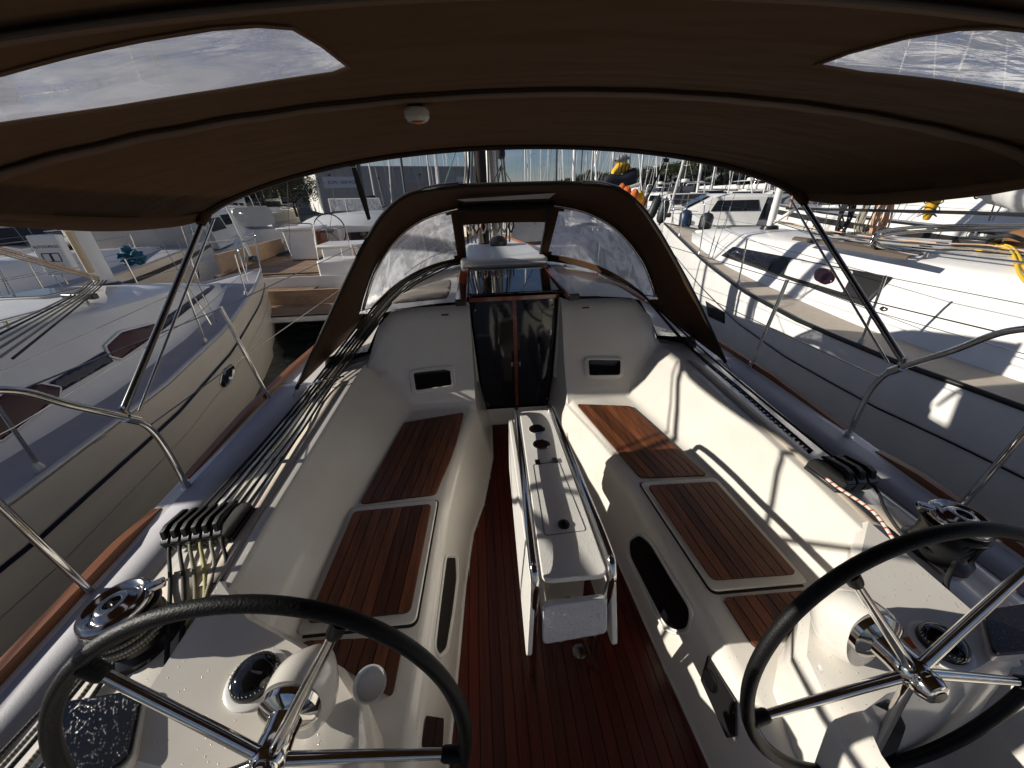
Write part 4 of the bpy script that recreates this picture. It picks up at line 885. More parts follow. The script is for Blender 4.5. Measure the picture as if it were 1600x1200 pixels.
        if boomlen:
            b0, b1 = V((cx, my-.12, boomz[0])), V((cx, my-.12-boomlen, boomz[1])); m = MB(); m.tube([b0, b1], .07, 10); bo = m.build('boom', mastm, T_, ang=60)
            nn = 16; rr = []
            for i in range(nn+1):
                p = b0.lerp(b1, i/nn); h_ = (.42-.26*i/nn)*(1+.05*sin(i*2.3)); w_ = .13-.04*i/nn
                rr.append([p+V((w_*sin(a)*(1 if a < pi else 1), 0, h_*.5+.0-cos(a)*h_*.5-.04)) for a in [2*pi*j/12 for j in range(12)]])
            m = MB(); m.grid(rr, True); m.f += [tuple(range(12)), tuple(range(len(m.v)-12, len(m.v)))]; boomc and m.build('sail_cover', boomc, bo, ang=70)
            if boomc: m = MB(); m.tube([V((cx, my-.1, mz+.1)), b0.lerp(b1, .35)], .03, 8); m.build('kicker', mastm, bo)
    return T_, CBV, HB, c
# ---- port neighbour
hl_ = [(-4, 1.70), (-1, 1.90), (1.8, 1.93), (2.2, 1.88), (3.25, 1.76), (4.87, 1.38), (7.04, .70), (8.1, .28), (8.7, .015)]
zl_ = [(-4, .40), (2, .40), (5, .42), (8.7, .56)]
LY, LC, LH, _ = yacht('sailing_yacht', 'cream hulled yacht close on the port side with purple cabin windows and navy stripe', 'neighbouring yachts', -4.9, hl_, zl_,
    [(-.2, 1.40), (2.2, 1.45), (3.2, 1.38), (4.6, 1.08), (6.0, .68), (7.3, .10)], [(-.2, 1.24, 1.10), (2.4, 1.25, 1.08), (3.7, 1.15, 1.05), (5.2, .88, .96), (6.2, .52, .76), (7.3, .04, .50)],
    -4, 8.7, stripes=((.26, .035, navy), (.52, .010, caulk)), rub=alu, mast=(5.2, .98, 13), stanch=(-2, .1, 2.12, 4.42, 6.6), boomc=None, boomlen=4.7, boomz=(3.0, 3.05), mastr=.10)
m = MB(); rr = []
for y, w_, z in ((1.65, .98, 1.86), (2.2, .98, 1.87), (2.75, .90, 1.74), (3.05, .78, 1.12)):
    rr.append([V((-4.9+w_*1.08*k, y, 1.06)) if abs(k) == 1 else V((-4.9+w_*k*1.1, y, 1.10+(z-1.10)*(1-abs(k)**5))) for k in (-1, -.9, -.8, -.6, -.3, 0, .3, .6, .8, .9, 1)])
m.grid(rr); m.build('sprayhood', navyc, LY, ang=50, solid=.004)  # unseen hood, added to keep the sun off our port side deck
def inside2(p, poly):
    c = False
    for i in range(len(poly)):
        a, b = poly[i-1], poly[i]
        if (a.y > p.y) != (b.y > p.y) and p.x < (b.x-a.x)*(p.y-a.y)/(b.y-a.y)+a.x: c = not c
    return c
def decal(name, pix, b, mt, par, thick=.012, r=3, off=.002, frame=None, fr=.012, step=7):
    q = roundpoly([V(p) for p in pix], r, 4) if r else [V(p) for p in pix]; bd = []
    for i in range(len(q)):
        u, v_ = q[i], q[(i+1) % len(q)]; k = max(1, int((v_-u).length/step)); bd += [u+(v_-u)*j/k for j in range(k)]
    pts = list(bd); n = len(bd); x0, x1 = min(p.x for p in bd), max(p.x for p in bd); y0, y1 = min(p.y for p in bd), max(p.y for p in bd)
    x = x0+step/2
    while x < x1:
        y = y0+step/2
        while y < y1:
            p = V((x, y))
            if inside2(p, bd) and min((p-c).length for c in bd) > step*.4: pts.append(p)
            y += step
        x += step
    res = geometry.delaunay_2d_cdt(pts, [(i, (i+1) % n) for i in range(n)], [], 1, 1e-4); m = MB(); ok = True; vs = []; on_ = []
    for p in res[0]:
        w_, nn = hit(b, p.x, p.y)
        if w_ is None: w_, nn = hit(b, p.x*.96+.04*(x0+x1)/2, p.y*.96+.04*(y0+y1)/2)
        if w_ is None: return None
        vs.append(w_+nn*(off+thick))
    m.v = vs; m.f = [tuple(f) for f in res[2]]; o = m.build(name, mt, par, ang=30, fixn=False, solid=thick)
    if frame:
        fp = [hit(b, p.x, p.y) for p in bd]; fp = [p+nn*(off+thick*.7) for p, nn in fp if p]; m = MB(); m.tube(fp, fr, 8, True); m.build('frame', frame, o, ang=60)
    return o
decal('window', [(162, 541), (186, 519), (240, 505), (243, 524), (188, 562), (170, 558)], LC, glassp, LY, frame=gel_c)
decal('window', [(-30, 640), (5, 612), (60, 600), (92, 606), (90, 622), (0, 690), (-30, 690)], LC, glassp, LY, frame=gel_c)
decal('navy_stripe', [(76, 598), (162, 549), (176, 565), (95, 612)], LC, navy, LY, .004, 1, .004)
decal('navy_stripe', [(240, 508), (330, 446), (336, 449), (246, 522)], LC, navy, LY, .004, 1, .004)
decal('hull_port', [(342, 600), (347, 577), (361, 568), (366, 577), (360, 597), (349, 606)], LH, acryl, LY, .006, 5, .003, chrome, .008)
for q in ((208, 632), (152, 685)):
    p, n = hit(LH, *q)
    if p: m = MB(); m.box(p+n*.01, (.02, .09, .03)); m.build('fairlead', alu, LY, bevel=.006)
for k in range(4):
    a = at(-60, 368+k*4, y=3.2); b = at(155, 433+k*2, y=5.0); m = MB(); m.tube([a, b], .007, 6); m.build('mainsheet', [rp_o, rp_w, rp_o, rp_w][k], LY, ang=70)
for k in range(6):
    a = V((-4.9+.04*k, 5.0, 1.08)); b = at(108+k*7, 463-k*.5, z=1.14); c_ = at(-80+k*20, 550+k*2, z=1.21); m = MB(); m.tube(smooth_line([a, b, c_], 3), .007, 6); m.build('control_line', [rp_w, rp_k, rp_w, rp_g, rp_w, rp_k][k], LY, ang=70)
p = at(125, 463, z=1.12); m = MB(); m.box(p, (.34, .06, .05), Matrix.Rotation(-.2, 3, 'Z')); m.build('deck_organiser', blackp, LY, bevel=.008)
m = MB(); m.tube([at(142, 425, y=4.85), at(106, 360, y=4.75)], .035, 10); m.build('rigid_kicker', mat('pale_wood_spar', (.55, .44, .28), .5), LY, ang=60)
m = MB(); m.lathe([(.05, 0), (.055, .05), (.04, .06), (.045, .12), (.03, .13)], at(100, 352, y=4.9), (0, -1, .1), 14); m.build('mast_winch', chrome, LY)
for q in ((230, 640), (60, 500), (20, 528)):
    p = at(*q, z=.45 if q[0] == 230 else 1.0)
# ---- starboard neighbour
hr_t = [(-3, 1.75), (1.9, 1.93), (2.3, 2.0), (2.7, 2.06), (3.75, 2.05), (5, 1.88), (6.2, 1.56), (8.3, .98), (10.3, .42), (11.7, .015)]
zr_t = [(-3, .48), (2, .50), (4, .53), (7, .62), (11.7, .93)]
RY, RC, RH, RCm = yacht('sailing_yacht', 'white yacht close on the starboard side with black angular windows and a dark rubbing strake', 'neighbouring yachts', 5.3, hr_t, zr_t,
    [(-1, 1.35), (2.2, 1.48), (3.5, 1.55), (5.6, 1.32), (7.2, 1.02), (8.9, .60), (9.9, .08)], [(-1, 1.10, 1.22), (2.4, 1.16, 1.20), (3.4, 1.16, 1.18), (4.8, 1.02, 1.15), (6.5, .82, 1.12), (8.3, .46, 1.04), (9.9, .02, .86)],
    -3, 11.7, mt=gel_c, deckmt=nonsl_b, rub=blackp, stripes=((.42, .018, caulk),), mast=(7.3, 1.16, 14), stanch=(-1, .9, 3.05, 5.35, 7.6, 9.6), boomc=whitec, boomlen=5.2, boomz=(2.3, 2.4))
def hwin(name, pix, mt, thick=.006, off=.004, r=2, par=RY, b=RC): return decal(name, pix, b, mt, par, thick, r, off)
w1_ = hwin('window_band', [(1127, 400), (1146, 386), (1396, 434), (1352, 480)], caulk)
hwin('pane', [(1141, 397), (1152, 390), (1215, 403), (1202, 424)], acryl, .003, .012, 2, w1_)
pw = hwin('white_panel', [(1237, 405), (1335, 425), (1318, 458), (1226, 430)], gel_c, .003, .012, 3, w1_)
hwin('port', [(1275, 424), (1284, 419), (1308, 425), (1305, 442), (1290, 447), (1273, 438)], glassr, .004, .018, 5, w1_)
hwin('small_port', [(1374, 483), (1380, 479), (1388, 482), (1386, 486), (1378, 487)], chrome_d, .004, .004, 2)
m = MB(); m.tube([at(1240, 372, z=1.24), at(1330, 385, z=1.26), at(1420, 402, z=1.26)], [.03, .05, .03], 4, flat=.4); m.build('teak_handrail', mat('grey_teak', (.10, .075, .055), .7), RY, ang=0)
for k in range(4): m = MB(); m.tube(smooth_line([V((5.2+.05*k, 7.1, 1.28)), at(1300+k*10, 372-k*2, z=1.24), at(1440+k*6, 388-k*3, z=1.26), at(1520+k*8, 392-k*3, z=1.26), at(1620, 402-k*2, z=1.22)], 4), .008, 6); m.build('control_line', [rp_k, rp_w, rp_k, rp_o][k], RY, ang=70)
m = MB(); m.box(at(1525, 378, z=1.26), (.26, .30, .09), Matrix.Rotation(.2, 3, 'Z')); m.build('rope_clutch', blackp, RY, bevel=.02)
for pts, r_ in (([(1555, 384), (1572, 386), (1584, 400), (1592, 425), (1602, 440)], .013), ([(1562, 382), (1580, 386), (1592, 400), (1598, 415), (1606, 425)], .013), ([(1525, 390), (1545, 393), (1562, 389), (1585, 393)], .011)):
    m = MB(); m.tube(smooth_line([at(x, y, z=1.24-.004*i) for i, (x, y) in enumerate(pts)], 6), r_, 8); o = m.build('yellow_line', yellow, RY, ang=70)
m = MB(); m.tube(smooth_line([at(1545, 372, z=1.30), at(1575, 368, z=1.36), at(1600, 376, z=1.3)], 6), .022, 8); m.build('coiled_line', rp_k, RY, ang=70)
m = MB(); m.lathe([(.16, 0), (.18, .06), (.16, .14), (.08, .18), (0, .18)], at(1602, 385, z=1.22), n=18, cap=False); m.build('winch_bag', tanc, RY, ang=60)
rl = smooth_line([at(1440, 396, z=1.2), at(1378, 384, z=1.30), at(1366, 368, z=1.42), at(1400, 358, z=1.44), at(1480, 353, z=1.42), at(1620, 352, z=1.40)], 8)
for dz in (0, -.045): m = MB(); m.tube([p+V((0, 0, dz)) for p in rl], .018, 8); m.build('folded_hood_bow', chrome_d, RY, ang=60)
m = MB(); m.tube([V((5.3, 7.0, 1.5)), V((5.3, 4.2, 1.55)), V((5.35, 1.5, 1.55))], .02, 8); m.build('mainsheet_track', blackp, RY)
for k in range(2):
    m = MB(); m.tube([V((5.45, 7.1, 1.3)), V((5.3+.1*k, 7.0, 2.6))], .012, 6); m.build('yellow_halyard', rp_o, RY)
for q, mt in (((1205, 478), blackp), ((1208, 345), blackp)):
    pass
m = MB(); m.box(at(1132, 357, z=1.0), (.30, .08, .04)); m.build('deck_brush', blackp, RY)
decal('hull_vent', [(1212, 487), (1217, 484), (1220, 489), (1216, 493)], RH, chrome_d, RY, .004, 2, .003)
decal('hull_port', [(1103, 470), (1133, 488), (1133, 506), (1107, 494)], RH, caulk, RY, .004, 1, .003)
# inflatable fenders between the hulls and on decks
def fenderobj(x, y, z, r, L, mt, label, tilt=(0, 0, 1), group='fenders'):
    T_ = thing('fender', label, 'fender', (x, y, z), group); p = V((x, y, z)); m = MB(); m.lathe([(.02, -L/2-.05), (.03, -L/2), (r*.7, -L/2+.04), (r, -L/2+.14), (r, L/2-.14), (r*.7, L/2-.04), (.03, L/2), (.02, L/2+.05)], p, tilt, 16); m.build('body', mt, T_, ang=60)
    m = MB(); m.tube([p+V(tilt).normalized()*(L/2+.03), p+V(tilt).normalized()*(L/2+.35)+V((0, 0, .1))], .008, 6); m.build('lanyard', rp_w, T_); return T_
for (px, py, y, r, L, mt, lb, tl) in ((1022, 325, 12.4, .13, .7, fender_k, 'dark sausage fender leaning at the bow of the starboard yacht, left of a pair', (.35, 0, 1)), (1036, 330, 12.2, .14, .7, fender_k, 'dark sausage fender leaning at the bow of the starboard yacht, right of a pair', (.15, 0, 1)),
        (1071, 343, 13.4, .2, .62, fender_n, 'navy blue fender standing beyond the starboard bow', (0, .1, 1)), (1103, 347, 13.2, .21, .6, fender_k, 'fat dark fender standing right of the navy blue one', (.1, 0, 1)), (447, 400, 12.6, .13, .55, fender_k, 'dark round fender on the teak deck ahead of the port bow', (1, .6, .2))):
    q = at(px, py, y=y); fenderobj(q.x, q.y, q.z, r, L, mt, lb, tl)
rns = mat('roof_nonslip', (.56, .50, .42), .75, var=.15, vs=10, bump=.25, bs=400)
decal('roof_nonslip', [(596, 476), (700, 466), (706, 436), (668, 443), (628, 457)], BR, rns, Y, .0015, 8, .001, None, 0, 5)
decal('roof_nonslip', [(893, 462), (992, 466), (960, 443), (915, 430), (876, 427)], BR, rns, Y, .0015, 8, .001, None, 0, 5)
# ---- second yacht to starboard with its mast boot, coils and wrapped sail
h2 = [(-4, 1.8), (3, 2.1), (7, 2.0), (10, 1.5), (13, .6), (14.2, .02)]
R2, _, _, _ = yacht('sailing_yacht', 'second yacht to starboard with an orange sleeve round the foot of its mast', 'neighbouring yachts', 10.4, h2, [(-4, .8), (14, 1.25)], [(-1, 1.5), (6, 1.55), (9, 1.2), (12, .1)], [(-1, 1.2, 1.75), (6, 1.2, 1.7), (9, .8, 1.5), (12, .03, 1.2)],
    -4, 14.2, mt=gel_c, rub=blackp, stripes=((.10, .14, caulk), (.5, .04, navy)), mast=(8.2, 1.68, 14), stanch=(0, 3, 5.6, 8.2, 10.8), detail=1, boomlen=0)
mp0, mp1 = V((7.62, 6.55, 1.30)), V((7.95, 6.5, 2.6))
a, b = at(1447, 342, y=6.4), at(1485, 255, y=6.2)
m = MB(); m.tube([a.lerp(b, k/8)+V((.02*sin(k*3), 0, 0)) for k in range(9)], [.06, .085, .10, .11, .12, .13, .13, .14, .15], 14, flat=.8); sl = m.build('orange_mast_sleeve', yellowc, None, ang=70); tag(sl, 'orange yellow sleeve laced round a spar beyond the starboard yacht', 'mast cover')
lc = MB()
for k in range(6):
    p = a.lerp(b, .08+.12*k); lc.tube([p+V((cos(t)*.13, sin(t)*.10, .03*sin(2*t+k))) for t in [2*pi*j/16 for j in range(16)]], .008, 5, True)
lc.build('lacing', rp_k, sl)
def coil(px, py, y, w_, h_, mt, label, n=7, group='rope coils hung on the starboard boats'):
    c = at(px, py, y=y); T_ = thing('rope_coil', label, 'rope coil', c, group); m = MB()
    for k in range(n):
        o_ = V((random.uniform(-.3, .3)*w_, random.uniform(-.05, .05), 0)); hh = h_*random.uniform(.85, 1.05)
        m.tube([c+o_+V((cos(t)*w_*(.35+.65*(1-sin(t))/2), 0.02*sin(3*t+k), -hh/2+sin(t)*hh/2)) for t in [2*pi*j/26 for j in range(26)]], .011, 5, True)
    m.build('loops', mt, T_, kind='stuff', ang=70); m = MB(); m.tube([c+V((0, 0, -.02)), c+V((0, 0, .45))], .012, 5); m.build('hanging_part', mt, T_); return T_
coil(1333, 296, 6.0, .11, .62, rp_k, 'black rope coil hanging leftmost of the three coils to starboard')
coil(1377, 288, 6.2, .16, .78, rp_w, 'pale rope coil hanging between the black and the orange coil', 11)
coil(1398, 288, 6.0, .12, .80, rp_o, 'salmon orange rope coil hanging rightmost of the three', 9)
q0, q1 = at(1528, 272, y=6.0), at(1700, 300, y=4.0)
m = MB(); m.tube([q0.lerp(q1, k/12)+V((0, 0, .02*sin(k*2))) for k in range(13)], [.10, .2, .26, .28, .30, .31, .31, .32, .32, .33, .33, .33, .3], 16); o = m.build('wrapped_sail', whitec, None, ang=80); tag(o, 'grey white sail bundled along a boom at the right edge', 'furled sail')
for k in range(4):
    p = q0.lerp(q1, .12+.2*k); m = MB(); m.tube([p+V((.31*cos(t)*.8, .1*cos(t), .31*sin(t))) for t in [2*pi*j/20 for j in range(20)]], .010, 5, True); m.build('sail_tie', rp_k, o)
for (x0, y0_, x1, y1_, mt) in ((1306, 300, 1318, 345, blackp), (1345, 270, 1312, 345, chrome), (1360, 300, 1345, 340, chrome_d), (1560, 300, 1545, 345, chrome_d), (1575, 305, 1550, 345, chrome)):
    m = MB(); m.tube([at(x0, y0_, y=6.3), at(x1, y1_, y=6.3)], .012, 6); m.build('rigging_wire', mt, R2)
# ================================================================== second yacht to port and the boats behind it
l2 = [(-2, 1.6), (6, 1.75), (9, 1.5), (12, .8), (14.2, .02)]
L2, L2C, L2H, _ = yacht('sailing_yacht', 'cream hulled yacht with a long dark hull window lying beyond the near port yacht', 'neighbouring yachts', -9.15, l2, [(-2, .55), (8, .58), (14.2, .8)], [(0, 1.2), (6, 1.25), (9, .9), (12, .1)], [(0, 1.0, 1.15), (6, 1.0, 1.1), (9, .6, 1.0), (12, .03, .75)],
    -2, 14.2, deckmt=nonsl_l, stripes=((.16, .10, caulk),), mast=(7.6, 1.1, 13), stanch=(1, 4, 7, 9.5, 12), detail=1, boomz=(1.9, 2.0), boomlen=4.6)
c = at(206, 402, y=8.9); T_ = thing('rope_pile', 'teal blue rope heaped on the deck of the cream yacht to port', 'rope', c); m = MB()
for k in range(16):
    a0 = random.uniform(0, 6); m.tube([c+V((cos(t+a0)*random.uniform(.9, 1.1)*(.12+.012*(k%9)), sin(t)*(.08+.012*(k%7)), .03*sin(2*t+k)+.016*k-.12)) for t in [2*pi*j/24 for j in range(24)]], .022, 5, True)
m.build('loops', ropeblue, T_, kind='stuff', ang=70); m = MB(); m.lathe([(.10, 0), (.09, .08), (0, .12)], c+V((-.05, 0, .12)), n=12, cap=False); m.build('cap', ropeblue, T_)
# white cabinet with a printed front standing by the port yacht's mast
c = at(85, 398, y=7.2); T_ = thing('printed_board', 'white board with small print and two framed boxes by the mast of the port yacht', 'sign board', (c.x, c.y, c.z-.35)); m = MB(); m.box(c, (.46, .12, .62)); m.build('board', gel_c, T_, bevel=.02)
f = c+V((0, -.064, 0)); text_mesh('lettering', 'AUTOSUPROG', f+V((0, 0, .13)), (1, 0, 0), (0, 0, 1), .06, caulk, T_)
for dx in (-.07, .07):
    m = MB(); P = roundpoly([f+V((dx-.06, 0, -.10)), f+V((dx+.06, 0, -.10)), f+V((dx+.06, 0, .03)), f+V((dx-.06, 0, .03))], .008); m.tube(P, .007, 4, True); m.build('printed_box', caulk, T_)
for dz in (-.16, -.20): m = MB(); m.box(f+V((0, 0, dz)), (.28, .003, .012)); m.build('print_line', greyh, T_)
# big folded sail cover further to port
def wedge(name, label, cat, pts, y0, y1, mt):
    a = [at(x, y, y=y0) for x, y in pts]; c = sum(a, V((0, 0, 0)))/len(a); T_ = thing(name, label, cat, (c.x, y0, WL)); n = 10; rr = []
    for i in range(n+1):
        t = i/n; s_ = 1-.5*abs(t-.45)**2; rr.append([c+(p-c)*s_+V((.03*sin(i*2+k), (y1-y0)*t, .03*cos(i*1.7+k))) for k, p in enumerate(a)])
    m = MB(); m.grid(rr, True); m.f += [tuple(range(len(a))), tuple(range(len(m.v)-len(a), len(m.v)))]; m.build('cloth', mt, T_, ang=50)
    m = MB(); m.box((c.x, (y0+y1)/2, (c.z+WL)/2-.25), (1.6, y1-y0, c.z-WL-.2)); m.build('hull', gel_b, T_, bevel=.1, seg=3); return T_
wedge('covered_boat', 'boat under a grey white tarpaulin beyond the mast of the port yacht', 'boat', [(146, 388), (150, 325), (205, 322), (222, 350), (232, 386)], 12.6, 15.5, whitec)
# ================================================================== the wooden decked yacht lying stern to, ahead on the port side
cx = -4.6; SB = thing('wooden_deck_yacht', 'broad white yacht showing its teak stern platform, steps and a black spoked wheel', 'sailing yacht', (cx, 13, WL))
hs = [(8.9, 1.45), (11, 1.85), (15, 2.0), (19, 1.5), (22.5, .05)]
for s in (-1, 1):
    m = MB(); m.grid([[V((cx+s*lerp(hs, y)*k, y, lerp([(8.9, .30), (13, .55), (22.5, 1.0)], y)*(1-v_)+(WL-.2)*v_)) for k, v_ in ((1, 0), (1.01, .1), (.97, .6), (.8, 1))] for y in [8.9+13.6*i/16 for i in range(17)]]); m.build('hull', gel_c, SB, ang=50)
    m = MB(); m.tube([V((cx+s*lerp(hs, y), y, lerp([(8.9, .32), (13, .57), (22.5, 1.02)], y))) for y in [8.9+13.6*i/16 for i in range(17)]], .03, 6); m.build('cap_rail', teakd, SB)
def wood(name, x0, x1, y0, y1, z, n, par, slope=0, thick=.03):
    b_ = MB(); b_.box(((x0+x1)/2, (y0+y1)/2, z-.012), (x1-x0, y1-y0, .02)); p_ = b_.build(name, caulk, par); w_ = (y1-y0)/n
    for i in range(n): m = MB(); m.box(((x0+x1)/2, y0+w_*(i+.5), z+.006), (x1-x0-.01, w_*.88, .018)); m.build('plank', teakd, p_)
    return p_
wood('bathing_platform', cx-1.15, cx+1.35, 8.0, 8.85, -.27, 9, SB)
m = MB(); m.box((cx+.1, 8.42, -.36), (2.5, .85, .12)); m.build('platform_edge', gel_c, SB, bevel=.03)
m = MB(); m.box((cx, 8.93, -.12), (2.6, .10, .34)); m.build('transom_riser', teakd, SB)
wood('stern_seat', cx-1.25, cx+.55, 8.92, 9.35, .03, 5, SB)
m = MB(); m.box((cx, 9.40, .17), (2.9, .06, .28)); m.build('transom_panel', wood and mat('stained_white', (.60, .52, .42), .6, var=.6, vs=3, col2=(.25, .14, .07)), SB)
wood('aft_deck', cx-1.75, cx+1.6, 9.42, 13.2, .33, 30, SB)
m = MB(); m.box((cx, 12, .12), (3.4, 5.4, .3)); m.build('deck_base', gel_c, SB)
for s in (-1, 1):
    m = MB(); m.box((cx+s*1.72, 11.4, .58), (.06, 3.6, .42), Matrix.Rotation(-s*.04, 3, 'Z')); m.build('bulwark', mat('pale_wood', (.50, .33, .20), .6, var=.2), SB)
a = at(432, 352, y=11.4); b = at(492, 346, y=11.4); cc = (a+b)/2
m = MB(); rr = [[V((cc.x+x*k, 11.4+dy*k, z)) for x, dy in ((-.42, 0), (.42, 0), (.42, .7), (-.42, .7))] for z, k in ((.36, .84), (1.12, 1.0))]; m.grid(rr, True); m.f += [(0, 1, 2, 3), (4, 5, 6, 7)]; cs = m.build('helm_console', gel_c, SB, bevel=.03)
m = MB(); m.box((cc.x, 11.75, 1.16), (1.06, .86, .07)); m.build('console_lid', gel_c, cs, bevel=.02)
m = MB(); m.tube(smooth_line([V((cc.x-.4, 11.5, 1.19)), V((cc.x-.35, 11.5, 1.27)), V((cc.x+.3, 11.5, 1.27)), V((cc.x+.36, 11.5, 1.19))], 5), .018, 6); m.build('console_rail', chrome, cs)
m = MB(); m.box((cc.x+.50, 11.7, .85), (.06, .5, .45)); m.build('wooden_cheek', varn, cs)
wc = at(515, 361, y=11.8); R = .44
m = MB(); m.tube([wc+V((cos(t)*R, sin(t)*.05, sin(t)*R)) for t in [2*pi*j/48 for j in range(48)]], .017, 8, True); wl = m.build('steering_wheel', blackp, SB, ang=80)
for k in range(6): t = k*pi/3+.2; m = MB(); m.tube([wc, wc+V((cos(t)*R, sin(t)*.05, sin(t)*R))], .009, 6); m.build('spoke', chrome_d, wl)
m = MB(); m.lathe([(.05, -.1), (.06, 0), (.05, .25)], wc, (0, 1, 0), 12); m.build('hub', chrome_d, wl)
m = MB(); m.box((wc.x, 12.2, .70), (.3, .3, .75)); m.build('pedestal', gel_c, SB, bevel=.03)
m = MB(); m.box((-3.65, 10.6, .36), (.9, .9, .86)); m.box((-3.65, 10.6, .82), (1.15, 1.0, .06)); m.build('helm_seat', gel_c, SB, bevel=.03)
m = MB(); m.box((-3.55, 9.7, .30), (.85, .7, .6)); m.build('stern_locker', gel_c, SB, bevel=.04)
for (x0, y0_, x1, y1_, d) in ((440, 350, 398+104, 470, 9.6), (489, 350, 503, 452, 9.5), (538, 352, 552, 400, 9.8), (532, 388, 540, 430, 9.4)):
    m = MB(); m.tube([at(x0, y0_, y=d), at(x1, y1_, y=d)], .012, 6) if x0 != 440 else m.tube([at(487, 352, y=9.5), at(506, 455, y=9.4)], .012, 6); m.build('stern_rail', chrome, SB)
m = MB(); rr = []
for i in range(13):
    y = 13.2+8*i/12; w_ = lerp([(13.2, 1.65), (17, 1.5), (21.2, .3)], y); z = lerp([(13.2, 1.02), (15, 1.30), (18, 1.30), (21.2, .95)], y)
    rr.append([V((cx-w_-.15, y, .5)), V((cx-w_, y, z-.12)), V((cx-w_+.2, y, z)), V((cx, y, z+.08)), V((cx+w_-.2, y, z)), V((cx+w_, y, z-.12)), V((cx+w_+.15, y, .5))])
m.grid(rr); m.f.append(tuple(range(7))); m.build('coachroof', gel_c, SB, ang=40)
m = MB(); m.box((cx-.9, 13.17, .72), (1.0, .06, .34)); m.build('companion_opening', acryl, SB); m = MB(); m.box((cx+.9, 13.17, .72), (1.2, .06, .34)); m.build('companion_opening', acryl, SB)
for s in (-1, 1): m = MB(); m.plate([V((cx+s*1.78, 14, .75)), V((cx+s*1.78, 18, .85)), V((cx+s*1.72, 17.4, 1.08)), V((cx+s*1.72, 14.2, 1.05))], .02, d=V((s, 0, 0))); m.build('window_band', acryl, SB)
a, b = at(513, 311, y=17), at(592, 310, y=17)
m = MB(); 
for u in (0, .32, .68, 1): p = a.lerp(b, u); m.tube([p, p+V((.03 if u > .5 else -.03, .1, -.46))], .022, 6)
m.tube([a, b], .022, 6); ws = m.build('windscreen_frame', gel_c, SB)
for u in range(3):
    p, q = a.lerp(b, (0, .33, .68)[u]), a.lerp(b, (.32, .67, .99)[u]); m = MB(); m.plate([p+V((0, .03, -.03)), q+V((0, .03, -.03)), q+V((0, .09, -.43)), p+V((0, .09, -.43))], .006, d=V((0, 1, 0))); m.build('windscreen', vin_d, ws)
m = MB(); m.tube([V((cx+.2, 16.2, 1.3)), V((cx+.1, 16, 16))], .10, 12); sm_ = m.build('mast', alud, SB)
for dx, dy in ((-1.6, -.3), (1.6, -.3), (-1.2, .4), (1.2, .4), (.1, -7), (0, 6.2)):
    m = MB(); m.tube([V((cx+.15+dx, 16+dy, .7)), V((cx+.1, 16, 13))], .006, 4); m.build('stay', chrome_d, sm_)
